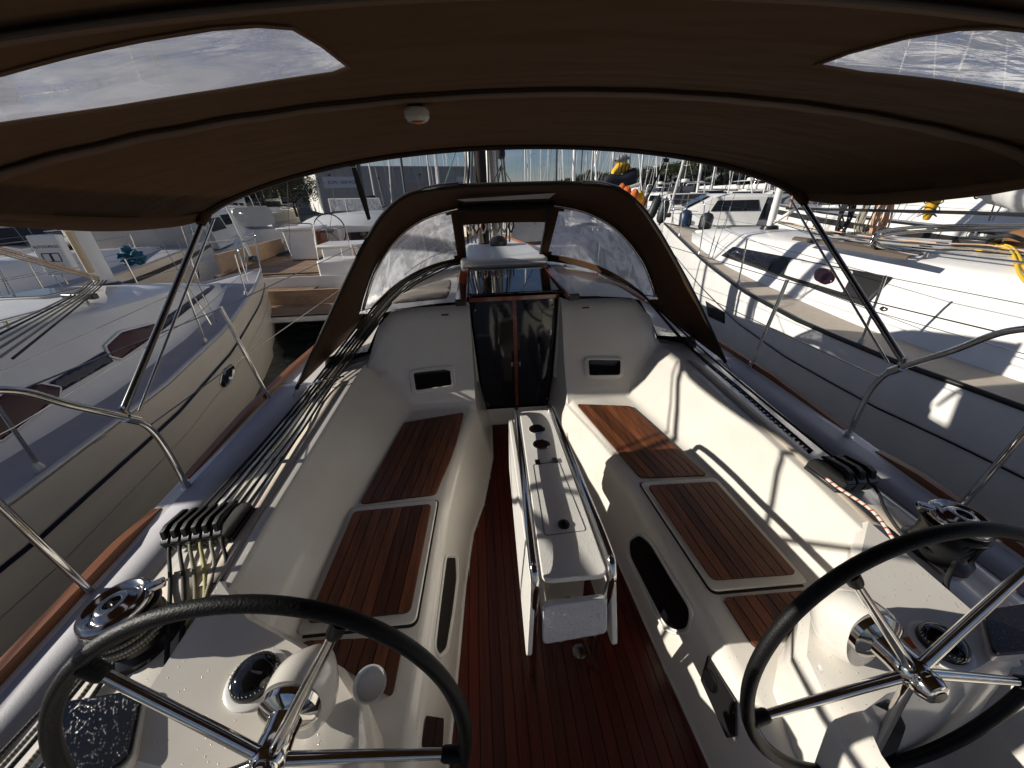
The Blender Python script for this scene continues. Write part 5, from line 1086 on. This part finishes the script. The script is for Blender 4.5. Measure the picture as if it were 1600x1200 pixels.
# ================================================================== yachts and motor boats in the rows ahead: two prototypes each, copied with their parts
def far_yacht(mastm, hullm, coverm):
    T_ = thing('moored_yacht', '', 'sailing yacht', (0, 0, WL)); ys_ = [-5.5+11*i/10 for i in range(11)]; hf = [(-5.5, 1.0), (-1, 1.4), (2, 1.2), (5.5, .03)]
    m = MB()
    for s in (-1, 1): m.grid([[V((s*lerp(hf, y), y, .35+.03*y)), V((s*lerp(hf, y)*.98, y, -.2)), V((s*lerp(hf, y)*.8, y, WL-.2))] for y in ys_])
    m.f.append((0, 2, 35, 33)); m.build('hull', hullm, T_, ang=50)
    m = MB(); m.grid([[V((-lerp(hf, y), y, .35+.03*y)), V((0, y, .38+.03*y)), V((lerp(hf, y), y, .35+.03*y))] for y in ys_]); m.build('deck', nonslip, T_)
    m = MB(); rr = []
    for y in (-2.2, -1, .5, 2, 3.6):
        w_ = lerp([(-2.2, .95), (.5, .95), (3.6, .3)], y); z = lerp([(-2.2, .85), (0, .88), (3.6, .62)], y); rr.append([V((-w_-.1, y, .38)), V((-w_, y, z-.08)), V((-w_*.6, y, z)), V((w_*.6, y, z)), V((w_, y, z-.08)), V((w_+.1, y, .38))])
    m.grid(rr); m.f.append((0, 1, 2, 3, 4, 5)); m.build('cabin', gel_c, T_, ang=40)
    for s in (-1, 1): m = MB(); m.plate([V((s*1.02, -1.6, .55)), V((s*1.02, 1.2, .55)), V((s*.98, .9, .72)), V((s*.98, -1.5, .72))], .03, d=V((s, 0, 0))); m.build('window', acryl, T_)
    m = MB(); m.tube([V((0, .9, .85)), V((0, .5, 13.5))], .085, 10); m.build('mast', mastm, T_, ang=60)
    m = MB(); m.tube([V((-.8, .7, 7)), V((0, .75, 6.9)), V((.8, .7, 7))], .03, 6); m.build('spreader', mastm, T_)
    m = MB(); rr = [[V((cos(a)*(.12-.04*i/6), .7-3.9*i/6, 1.62+sin(a)*(.22-.10*i/6)+.12)) for a in [2*pi*j/10 for j in range(10)]] for i in range(7)]; m.grid(rr, True); m.f += [tuple(range(10)), tuple(range(60, 70))]; m.build('boom_cover', coverm, T_, ang=60)
    m = MB(); m.tube([V((0, 5.3, .6)), V((0, .55, 12.6))], .035, 6); m.build('furled_genoa', whitec, T_)
    for a, b in (((0, -5.4, .3), (0, .5, 13.4)), ((1.3, .6, .4), (.8, .7, 7)), ((-1.3, .6, .4), (-.8, .7, 7)), ((.8, .7, 7), (0, .5, 12)), ((-.8, .7, 7), (0, .5, 12)), ((1.25, .3, .4), (0, .6, 7)), ((-1.25, .3, .4), (0, .6, 7))):
        m = MB(); m.tube([a, b], .006, 4, caps=False); m.build('stay', chrome_d, T_, ang=0)
    m = MB(); m.tube([V((-1, -5.4, .95)), V((-1.25, -3, .98)), V((-1.35, 0, 1.0)), V((-.5, 4.6, 1.15)), V((0, 5.4, 1.2)), V((.5, 4.6, 1.15)), V((1.35, 0, 1.0)), V((1.25, -3, .98)), V((1, -5.4, .95))], .014, 5); m.build('guard_rail', chrome, T_)
    m = MB(); m.plate(roundpoly([V((-1, -1.9, .9)), V((-.6, -1.9, 1.35)), V((.6, -1.9, 1.35)), V((1, -1.9, .9))], .2), 1.0, d=V((0, 1, 0))); m.build('sprayhood', coverm if coverm is not whitec else navyc, T_, ang=50)
    return T_
def copy_tree(o, p=None):
    c = o.copy(); S.collection.objects.link(c); c.parent = p
    for ch in list(o.children): copy_tree(ch, c)
    return c
protos = [far_yacht(aluw, gel_c, navyc), far_yacht(alud, gel_c, whitec), far_yacht(alu, gel_b, whitec)]; used = set()
def put(protos_, k, x, y, rz, label, group, sc=1.):
    p = protos_[k]; o = p if id(p) not in used else copy_tree(p); used.add(id(p)); o.location = (x, y, WL); o.rotation_euler.z = rz; o.scale = (sc, sc, sc); o['label'] = label; o['group'] = group; return o
G1 = 'yachts moored in the rows ahead'
rows_ = [(891, 21, 0, 3.14, 'yacht whose thick white mast rises fourth from the left over the sprayhood'), (949, 30, 0, 3.3, 'yacht whose white mast stands over the navy boom cover'), (867, 36, 1, 3.1, 'yacht with a dark blue mast left of the thick white one'),
    (928, 47, 2, 0, 'yacht with a slim white mast between the dark blue and the thick white mast'), (912, 60, 1, .2, 'yacht with a leaning dark blue mast right of the thick white one'), (820, 50, 2, 3.1, 'yacht with the leftmost of two slim white masts right of the mast block'),
    (831, 66, 0, 0, 'yacht with the second slim white mast right of the mast block'), (735, 24, 2, 3.1, 'yacht with a white mast just left of our own mast'), (683, 31, 0, 3.2, 'yacht with a white mast before the right end of the warehouse'), (632, 29, 1, 3.1, 'yacht with a dark mast and spreaders before the warehouse'),
    (668, 46, 2, 0, 'yacht with a white mast left of the warehouse door'), (575, 52, 0, 0, 'yacht with a white mast by the warehouse sign'), (998, 38, 2, 3.1, 'yacht with a grey mast over the orange gear'), (1080, 27, 0, 3.4, 'yacht with a stout white mast beyond the starboard bow'),
    (1112, 42, 2, 3.0, 'yacht with a thin grey mast before the pine trees'), (1150, 36, 1, 3.1, 'yacht with a dark mast before the pine trees'), (1195, 27, 2, 3.1, 'yacht with a white mast just left of the starboard yacht mast'), (976, 62, 2, 0, 'yacht with a thin mast behind the yellow cover'), (1035, 70, 2, 0, 'yacht with a far thin mast left of the strap'),
    (420, 62, 2, 0, 'yacht with a far mast left of the bushy tree'), (395, 72, 0, 0, 'yacht with a far mast over the white houses'), (360, 50, 2, .1, 'yacht lying before the white houses'), (1250, 30, 0, 3.1, 'yacht half hidden under the starboard bimini corner'), (1340, 26, 2, 3.1, 'yacht beyond the black rope coil'), (1420, 24, 0, 3.1, 'yacht beyond the orange rope coil'), (1540, 22, 1, 3.1, 'yacht beyond the wrapped sail at the right edge'),
    (300, 30, 0, .1, 'yacht lying beyond the port strut, nearest the houses'), (262, 24, 2, .1, 'yacht lying just left of the port strut'), (60, 20, 1, .1, 'yacht lying behind the printed board'), (10, 15, 0, .1, 'yacht at the left edge under the bimini')]
for px, yy_, k, rz, lb in rows_:
    q = at(px, 262, y=yy_) ; put(protos, k, q.x, yy_, rz, lb, G1)
# farther masts that cannot be told apart: same label, one group
for k, px in enumerate((846, 858, 880, 903, 940, 962, 1015, 1026, 610, 645, 700, 716, 408, 435, 560, 1060, 1130, 1210, 340, 855, 873, 897, 918, 935, 956, 985, 1008, 1045, 1075, 1090, 1118, 1145, 1165, 1185, 620, 655, 690)):
    yy_ = 88+((k*37) % 60); q = at(px, 262, y=yy_); put(protos, 2 if k % 3 else 0, q.x, yy_, .3*k, 'distant yacht whose thin mast shows against the sky', 'distant yachts on the far pontoons', .95)
def motorboat(hullm, canm):
    T_ = thing('motor_boat', '', 'motor boat', (0, 0, WL)); hf = [(-4.5, 1.4), (0, 1.6), (2.5, 1.25), (5, .05)]; ys_ = [-4.5+9.5*i/10 for i in range(11)]
    m = MB()
    for s in (-1, 1): m.grid([[V((s*lerp(hf, y), y, .35+.05*max(0, y))), V((s*lerp(hf, y)*.96, y, 0)), V((s*lerp(hf, y)*.75, y, WL-.2))] for y in ys_])
    m.f.append((0, 2, 35, 33)); m.build('hull', hullm, T_, ang=50)
    m = MB(); m.grid([[V((-lerp(hf, y), y, .34+.05*max(0, y))), V((0, y, .37+.05*max(0, y))), V((lerp(hf, y), y, .34+.05*max(0, y)))] for y in ys_]); m.build('deck', gel_c, T_)
    m = MB(); rr = []
    for y, w_, z in ((-1.5, 1.15, 1.55), (.4, 1.15, 1.58), (1.5, 1.0, 1.0), (3.6, .5, .72)): rr.append([V((-w_-.1, y+.2, .4)), V((-w_, y, z-.1)), V((-w_*.8, y, z)), V((w_*.8, y, z)), V((w_, y, z-.1)), V((w_+.1, y+.2, .4))])
    m.grid(rr); m.f.append((0, 1, 2, 3, 4, 5)); m.build('cabin', gel_c, T_, ang=35)
    for s in (-1, 1): m = MB(); m.plate([V((s*1.18, -1.3, .95)), V((s*1.18, .5, .95)), V((s*1.12, .3, 1.35)), V((s*1.12, -1.2, 1.35))], .05, d=V((s, 0, 0))); m.build('side_window', acryl, T_)
    m = MB(); m.plate([V((-.95, .62, 1.5)), V((.95, .62, 1.5)), V((.9, 1.45, 1.08)), V((-.9, 1.45, 1.08))], .04, d=V((0, .5, .8))); m.build('windscreen', acryl, T_)
    m = MB(); m.plate([V((-1.0, -1.62, .65)), V((1.0, -1.62, .65)), V((.95, -1.60, 1.4)), V((-.95, -1.60, 1.4))], .05, d=V((0, 1, 0))); m.build('cabin_door', acryl, T_)
    m = MB(); m.tube(smooth_line([V((-1.2, -1.9, .5)), V((-1.1, -1.9, 1.9)), V((-.8, -1.8, 2.1)), V((.8, -1.8, 2.1)), V((1.1, -1.9, 1.9)), V((1.2, -1.9, .5))], 4), .035, 6); m.build('radar_arch', gel_c, T_)
    m = MB(); m.lathe([(.22, 0), (.24, .08), (.2, .16), (0, .18)], (0, -1.8, 2.12), n=14, cap=False); m.build('radome', gel_c, T_)
    m = MB(); m.plate(roundpoly([V((-1.2, -3.6, .5)), V((-1.1, -3.6, 1.5)), V((1.1, -3.6, 1.5)), V((1.2, -3.6, .5))], .3), 1.7, d=V((0, 1, 0))); m.build('cockpit_canopy', canm, T_, ang=40)
    m = MB(); m.tube(smooth_line([V((-1.3, 1.0, .95)), V((-.8, 3.6, 1.15)), V((0, 4.9, 1.25)), V((.8, 3.6, 1.15)), V((1.3, 1.0, .95))], 4), .014, 5); m.build('bow_rail', chrome, T_)
    return T_
mb = [motorboat(gel_c, greyh), motorboat(gel_c, navyc)]
G2 = 'motor boats moored ahead to starboard'
put(mb, 0, 1.6, 17.2, .1, 'white motor boat seen through the clear middle opening of the sprayhood', G2, .85)
for px, y_, k, rz, lb in ((1128, 17.5, 0, 1.2, 'white motor boat with its sloping bow just above the starboard yacht foredeck'), (1172, 24, 0, 2.6, 'white motor boat with a grey canopy left of the starboard yacht mast'), (1075, 22, 1, 2.8, 'white motor boat right of the leaning bimini strap'), (1052, 31, 0, 3.3, 'white motor boat beyond the pair of dark fenders'),
        (1240, 20, 1, 2.6, 'white motor boat right of the starboard yacht mast'), (1105, 33, 1, 3.0, 'small looking white motor boat before the pine wood'), (1330, 17, 0, 1.7, 'white motor boat behind the hanging rope coils'), (1500, 15, 0, 1.5, 'white motor boat under the bimini edge at the right'),
        (295, 19, 1, .2, 'white motor boat with a navy canopy beyond the port pulpit'), (330, 27, 0, 1.0, 'white motor boat with a grey canopy beyond the port pulpit'), (262, 15.5, 0, .3, 'white motor boat left of the port strut')):
    q = at(px, 300, y=y_); put(mb, k, q.x, y_, rz, lb, G2)
# navy boom cover, yellow bag and orange gear ahead of the starboard bow
a, b = at(944, 290, y=24), at(992, 277, y=24); m = MB(); nn = 10
rr = [[a.lerp(b, i/nn)+V((0, .3*cos(t), (.42+.1*sin(i*.9))*sin(t))) for t in [2*pi*j/12 for j in range(12)]] for i in range(nn+1)]
m.grid(rr, True); m.f += [tuple(range(12)), tuple(range(len(m.v)-12, len(m.v)))]; o = m.build('boom_cover', navyc, None, ang=70); tag(o, 'navy boom cover standing out over the right shoulder of the sprayhood', 'sail cover')
m = MB(); m.tube([a+V((-.1, -.3, -.55)), b+V((.2, -.3, -.35))], .10, 8); m.build('boom', aluw, o)
a, b = at(957, 269, y=24.2), at(984, 264, y=24.2); rr = [[a.lerp(b, i/nn)+V((0, .3*cos(t), (.34*sin(pi*(i+1.5)/(nn+3)))*sin(t)+.18*sin(pi*i/nn))) for t in [2*pi*j/12 for j in range(12)]] for i in range(nn+1)]
m = MB(); m.grid(rr, True); m.f += [tuple(range(12)), tuple(range(len(m.v)-12, len(m.v)))]; o = m.build('yellow_bag', yellowc, None, ang=70); tag(o, 'bright yellow sail bag above the navy boom cover', 'sail bag')
rr = [[a.lerp(b, .12+.76*i/nn)+V((0, .2*cos(t), .55+.24*sin(t)*sin(pi*(i+1)/(nn+2)))) for t in [2*pi*j/10 for j in range(10)]] for i in range(nn+1)]
m = MB(); m.grid(rr, True); m.build('lashed_roll', greyh, o, ang=70)
for k in range(4): m = MB(); p = a.lerp(b, .2+.2*k); m.tube([p+V((0, -.3, -.2)), p+V((.05, -.35, .3)), p+V((.05, -.2, .75))], .03, 5); m.build('lashing', rp_k, o)
for k, (px, py) in enumerate(((992, 305), (1000, 308), (988, 311), (1003, 315), (997, 318), (980, 300), (972, 296))):
    p = at(px, py, y=18+.2*k); m = MB(); rr = [[p+V((cos(t)*sin(f)*.20, sin(t)*sin(f)*.16, cos(f)*.24*(1+.15*sin(3*t+k)))) for t in [2*pi*j/12 for j in range(12)]] for f in [pi*i/6 for i in range(7)]]
    m.grid(rr, True); o = m.build('life_vest', [orangec, yellowc, orangec][k % 3], None, ang=70); tag(o, ['orange vest at the left middle of the heap over the sprayhood shoulder', 'yellow vest at the upper right of the heap over the sprayhood shoulder', 'orange vest low left in the heap over the sprayhood shoulder', 'orange vest lowest right in the heap over the sprayhood shoulder', 'yellow vest at the bottom of the heap over the sprayhood shoulder', 'orange vest second from the left in the heap over the sprayhood', 'orange vest at the far left of the heap over the sprayhood'][k], 'life vest', 'heap of orange and yellow life vests')
p = at(967, 311, y=17); m = MB(); m.tube([p+V((cos(t)*.17, 0, sin(t)*.17)) for t in [2*pi*j/24 for j in range(24)]], .06, 8, True); o = m.build('lifebuoy', mat('red_foam', (.6, .04, .02), .6), None); tag(o, 'red lifebuoy against the outside of the sprayhood shoulder', 'lifebuoy')
m = MB(); m.box(p+V((.35, .5, -1.2)), (1.6, 3.0, .25)); m.build('dinghy_floor', gel_c, None); 
tag(bpy.data.objects['dinghy_floor'], 'small white raft carrying the orange gear beyond the sprayhood', 'raft')
# ================================================================== land, warehouse, houses, trees
concrete = mat('quay_concrete', (.30, .29, .27), .9, var=.3, vs=.3, bump=.2, bs=4)
m = MB(); m.grid([[V((-900, 84, -.15)), V((-22, 84, -.15)), V((-20, 60, -.15)), V((12, 62, -.15)), V((30, 130, -.15)), V((900, 130, -.15))], [V((x, 1200, .5)) for x in (-900, -100, 0, 100, 300, 900)]])
m.grid([[V((-900, 84, -.15)), V((-22, 84, -.15)), V((-20, 60, -.15)), V((12, 62, -.15)), V((30, 130, -.15)), V((900, 130, -.15))], [V((-900, 84, -2)), V((-22, 84, -2)), V((-20, 60, -2)), V((12, 62, -2)), V((30, 130, -2)), V((900, 130, -2))]])
o = m.build('quay', concrete, None); o['kind'] = 'structure'
wallg = mat('grey_cladding', (.30, .29, .285), .7, var=.12, vs=.5); wallw = mat('white_render', (.78, .76, .70), .85, var=.25, vs=.4)
c0_ = at(500, 300, y=61); th = radians(25); ex, ey = V((cos(th), sin(th), 0)), V((-sin(th), cos(th), 0)); top = at(494, 259, y=61).z; base = -.2
WH = thing('warehouse', 'large grey warehouse with a white end wall and a pale sign on its front', 'building', (c0_.x, c0_.y, base))
O_ = V((c0_.x, c0_.y, 0))
def wp(u, v_, z): return O_+ex*u+ey*v_+V((0, 0, z))
LEN, DEP = 26.5, 22
m = MB(); m.add([wp(0, .02, base), wp(LEN, .02, base), wp(LEN, DEP, base), wp(.02, DEP, base), wp(0, .02, top-.1), wp(LEN, .02, top-.1), wp(LEN, DEP, top-.1), wp(.02, DEP, top-.1)], [(0, 1, 5, 4), (1, 2, 6, 5), (2, 3, 7, 6), (4, 5, 6, 7)]); m.build('front_wall', wallg, WH, ang=0)
n = 22
for i in range(n):
    u0 = LEN*i/n; m = MB(); m.plate([wp(u0+.02, 0, base), wp(u0+LEN/n-.02, 0, base), wp(u0+LEN/n-.02, 0, top-.35), wp(u0+.02, 0, top-.35)], .05, d=-ey); m.build('cladding_panel', wallg, WH, ang=0)
m = MB(); m.plate([wp(-.15, 0, top-.32), wp(LEN+.1, 0, top-.32), wp(LEN+.1, 0, top), wp(-.15, 0, top)], .12, d=-ey); m.build('parapet', wallg, WH, ang=0)
m = MB(); m.plate([wp(0, -.1, base), wp(0, DEP, base), wp(0, DEP, top), wp(0, -.1, top)], .15, d=-ex); m.build('end_wall', wallw, WH, ang=0)
for k in range(9): m = MB(); p = wp(-.16, 2+k*1.7+.6*sin(k*5), 1.2+(k*1.13) % 3.2); m.box(p, (.05, .25, .35), Matrix.Rotation(th, 3, 'Z')); m.build('wall_vent', greyh, WH)
def fpt(px, py): 
    d = ray(px, py); t = (O_-CAM).dot(ey)/d.dot(ey); return CAM+d*t
P = [fpt(503, 278), fpt(565, 276), fpt(565, 293), fpt(506, 293)]
P[3].z = P[2].z; P[0].z = P[1].z
m = MB(); m.plate([p-ey*.06 for p in P], .06, d=-ey); sg = m.build('sign', mat('sign_face', (.42, .43, .50), .5), WH, ang=0)
cx_ = (fpt(514, 285)+fpt(533, 285))/2; tx = bpy.data
text_mesh('lettering', 'KLM', fpt(519, 285)-ey*.14, ex, (0, 0, 1), .62, mat('sign_navy', (.02, .03, .10), .5), sg)
text_mesh('lettering', 'BOAT', fpt(529, 285)-ey*.14, ex, (0, 0, 1), .58, mat('sign_cyan', (.22, .36, .50), .5), sg)
text_mesh('lettering', 'SERVICES', fpt(546, 285)-ey*.14, ex, (0, 0, 1), .58, mat('sign_navy2', (.02, .03, .10), .5), sg)
P = [fpt(636, 286), fpt(690, 286), fpt(690, 330), fpt(636, 330)]; m = MB(); m.plate([p-ey*.06 for p in P], .05, d=-ey); m.build('roller_door', mat('door_grey', (.27, .22, .21), .6), WH)
P = [fpt(713, 276), fpt(731, 276), fpt(731, 284), fpt(713, 284)]; m = MB(); m.plate([p-ey*.06 for p in P], .05, d=-ey); m.build('small_sign', mat('sign_face2', (.42, .42, .44), .5), WH)
for px, py in ((515, 275), (591, 280), (656, 274)): m = MB(); p = fpt(px, py)-ey*.25; m.lathe([(.05, 0), (.16, .12), (.14, .2), (0, .22)], p, (0, -.3, 1), 10, False); m.build('wall_lamp', blackp, WH)
def house(x0, x1, y, h, dep, label, wins):
    T_ = thing('low_house', label, 'house', ((x0+x1)/2, y, -.2), 'low buildings on the port shore'); R_ = Matrix.Rotation(.35, 3, 'Z'); o_ = V((x0, y, -.2)); hx = R_ @ V((1, 0, 0)); hy = R_ @ V((0, 1, 0)); W_ = (x1-x0)/hx.x
    m = MB(); m.add([o_, o_+hx*W_, o_+hx*W_+hy*dep, o_+hy*dep]+[p+V((0, 0, h)) for p in (o_, o_+hx*W_, o_+hx*W_+hy*dep, o_+hy*dep)], [(0, 1, 5, 4), (1, 2, 6, 5), (2, 3, 7, 6), (3, 0, 4, 7), (4, 5, 6, 7)]); m.build('wall', wallw, T_, ang=0)
    m = MB(); m.plate([p+V((0, 0, h)) for p in (o_-hx*.2-hy*.2, o_+hx*(W_+.2)-hy*.2, o_+hx*(W_+.2)+hy*(dep+.2), o_-hx*.2+hy*(dep+.2))], .22); m.build('roof_edge', wallw, T_)
    for u, v_, w_, hh in wins:
        p = o_+hx*(W_*u)-hy*.03+V((0, 0, h*v_)); m = MB(); m.box(p, (w_, .12, hh), R_); wf = m.build('window', gel_c, T_); m = MB(); m.box(p-hy*.05, (w_-.15, .10, hh-.15), R_); m.build('pane', acryl, wf)
a = at(340, 300, y=85); b = at(392, 300, y=85); house(a.x, b.x, 86, 3.6, 8, 'white cube shaped house on the far shore left of the leaning spar', [(.62, .6, 1.3, 1.4), (.25, .6, .6, .8), (.85, .55, .6, .8)])
a = at(398, 300, y=95); b = at(470, 300, y=95); house(a.x, b.x, 96, 3.6, 8, 'long pale house on the far shore behind the bushy tree', [(.2, .72, 2.2, .6), (.5, .72, 3, .6), (.8, .72, 1.4, .6)])
# trees
bark = mat('bark', (.09, .06, .04), .9, var=.3, vs=3)
def leafm(name, c): return mat(name, c, .75, var=.45, vs=.6, obj=.15, col2=tuple(q*.45 for q in c))
lf_o = leafm('olive_leaves', (.075, .080, .035)); lf_p = leafm('pine_needles', (.055, .075, .022)); lf_d = leafm('dark_leaves', (.030, .038, .018))
def tree(h, w_, kind, leaf, n, cards=.28, seed=1):
    rnd = random.Random(seed); T_ = thing('tree', '', 'tree', (0, 0, 0)); m = MB(); ht = h*(.62 if kind == 'pine' else .35)
    m.tube(smooth_line([V((0, 0, -.3)), V((.12, .05, ht*.5)), V((.0, .1, ht)), V((.1, 0, h*.8))], 3), [h*.03]*4+[h*.024]*3+[h*.012]*3, 8); m.build('trunk', bark, T_, ang=60)
    cl = []
    for k in range(26 if kind == 'pine' else 34):
        a = rnd.uniform(0, 2*pi); r_ = w_*.5*math.sqrt(rnd.random())
        z = (h*.80+h*.16*(1-(r_/(w_*.5))**2)*rnd.uniform(.3, 1)) if kind == 'pine' else h*(.30+.66*rnd.random()); 
        if kind != 'pine': r_ *= .55+.7*math.sin(pi*min(1, max(.12, (z/h-.15)/.95)))
        cl.append((V((cos(a)*r_, sin(a)*r_, z)), rnd.uniform(.10, .2)*w_))
    lm = MB()
    for c_, r_ in cl[:12]: lm.tube([V((0, .05, ht*.8)), (V((0, 0, ht))+c_)/2+V((0, 0, -.1)), c_], [h*.012, h*.008, h*.003], 5)
    lm.build('limbs', bark, T_, ang=60); fm = MB()
    for i in range(n):
        c_, r_ = cl[rnd.randrange(len(cl))]; d = V((rnd.gauss(0, 1), rnd.gauss(0, 1), rnd.gauss(0, 1)*(.5 if kind == 'pine' else .9))).normalized()*r_*rnd.uniform(.45, 1.08)
        p = c_+d; u = V((rnd.gauss(0, 1), rnd.gauss(0, 1), rnd.gauss(0, 1))).normalized(); v_ = u.orthogonal().normalized(); s_ = cards*rnd.uniform(.5, 1.2)
        fm.add([p, p+u*s_+v_*s_*.3, p+u*s_*1.8, p+u*s_-v_*s_*.3], [(0, 1, 2, 3)])
    fm.build('foliage', leaf, T_, ang=0, fixn=False, kind='stuff'); return T_
tp = [tree(6, 6.5, 'bush', lf_o, 9000, .16, 3), tree(10, 13, 'pine', lf_p, 9000, .50, 5), tree(9, 11, 'pine', lf_p, 8000, .48, 8), tree(7, 7, 'bush', lf_d, 6000, .34, 9)]
def putt(k, x, y, sc, label, group, z=-.2):
    p = tp[k]; o = p if id(p) not in used else copy_tree(p); used.add(id(p)); o.location = (x, y, z); o.scale = (sc, sc, sc); o.rotation_euler.z = random.uniform(0, 6); o['label'] = label; o['group'] = group
q = at(452, 300, y=58); putt(0, q.x-.6, 60, .88, 'bushy olive green tree left of the warehouse end wall', 'trees by the warehouse')
q = at(415, 300, y=70); putt(3, q.x, 72, .42, 'small dark shrub left of the bushy tree', 'trees by the warehouse'); q = at(352, 300, y=70); putt(3, q.x, 84.8, .35, 'small dark shrub before the white cube house', 'trees by the warehouse')
names = ['second', 'third', 'fourth', 'fifth', 'sixth', 'seventh', 'eighth', 'ninth', 'tenth', 'eleventh', 'twelfth', 'thirteenth', 'fourteenth', 'fifteenth', 'sixteenth', 'seventeenth', 'eighteenth']
xs = [(862, .30), (882, .50), (902, .62), (922, .72), (941, .70), (960, .66), (980, .70), (1000, .74), (1022, .72), (1046, .92), (1070, 1.0), (1096, 1.02), (1124, 1.0), (1152, 1.05), (1180, 1.0), (1215, 1.1), (1260, 1.05), (1320, 1.0)]
for k, (px, sc) in enumerate(xs):
    yy_ = 142+(k*17) % 26; q = at(px, 290, y=yy_); putt(1 if k % 2 else 2, q.x, yy_, sc*1.05, ('leftmost' if k == 0 else names[k-1]+' from the left')+' umbrella pine of the wood behind the masts', 'umbrella pines behind the masts')
for k in range(9):
    px = -70+k*22; yy_ = 40+(k*7) % 12; q = at(px, 350, y=yy_); putt(3, q.x, yy_+44, 1.6+.25*sin(k*2), ('leftmost' if k == 0 else names[k-1]+' from the left')+' dark tree behind the boats at the left edge', 'dark trees at the left edge', -.2)

for k in range(20):
    px = 855+k*26; yy_ = 136+(k*5) % 9; q = at(px, 290, y=yy_); putt(3, q.x, yy_, (.55 if k < 3 else .9)+.25*sin(k*2.3), ('leftmost' if k == 0 else (names+['nineteenth', 'twentieth'])[k-1]+' from the left')+' dark evergreen bush low in the wood behind the masts', 'dark bushes under the umbrella pines')
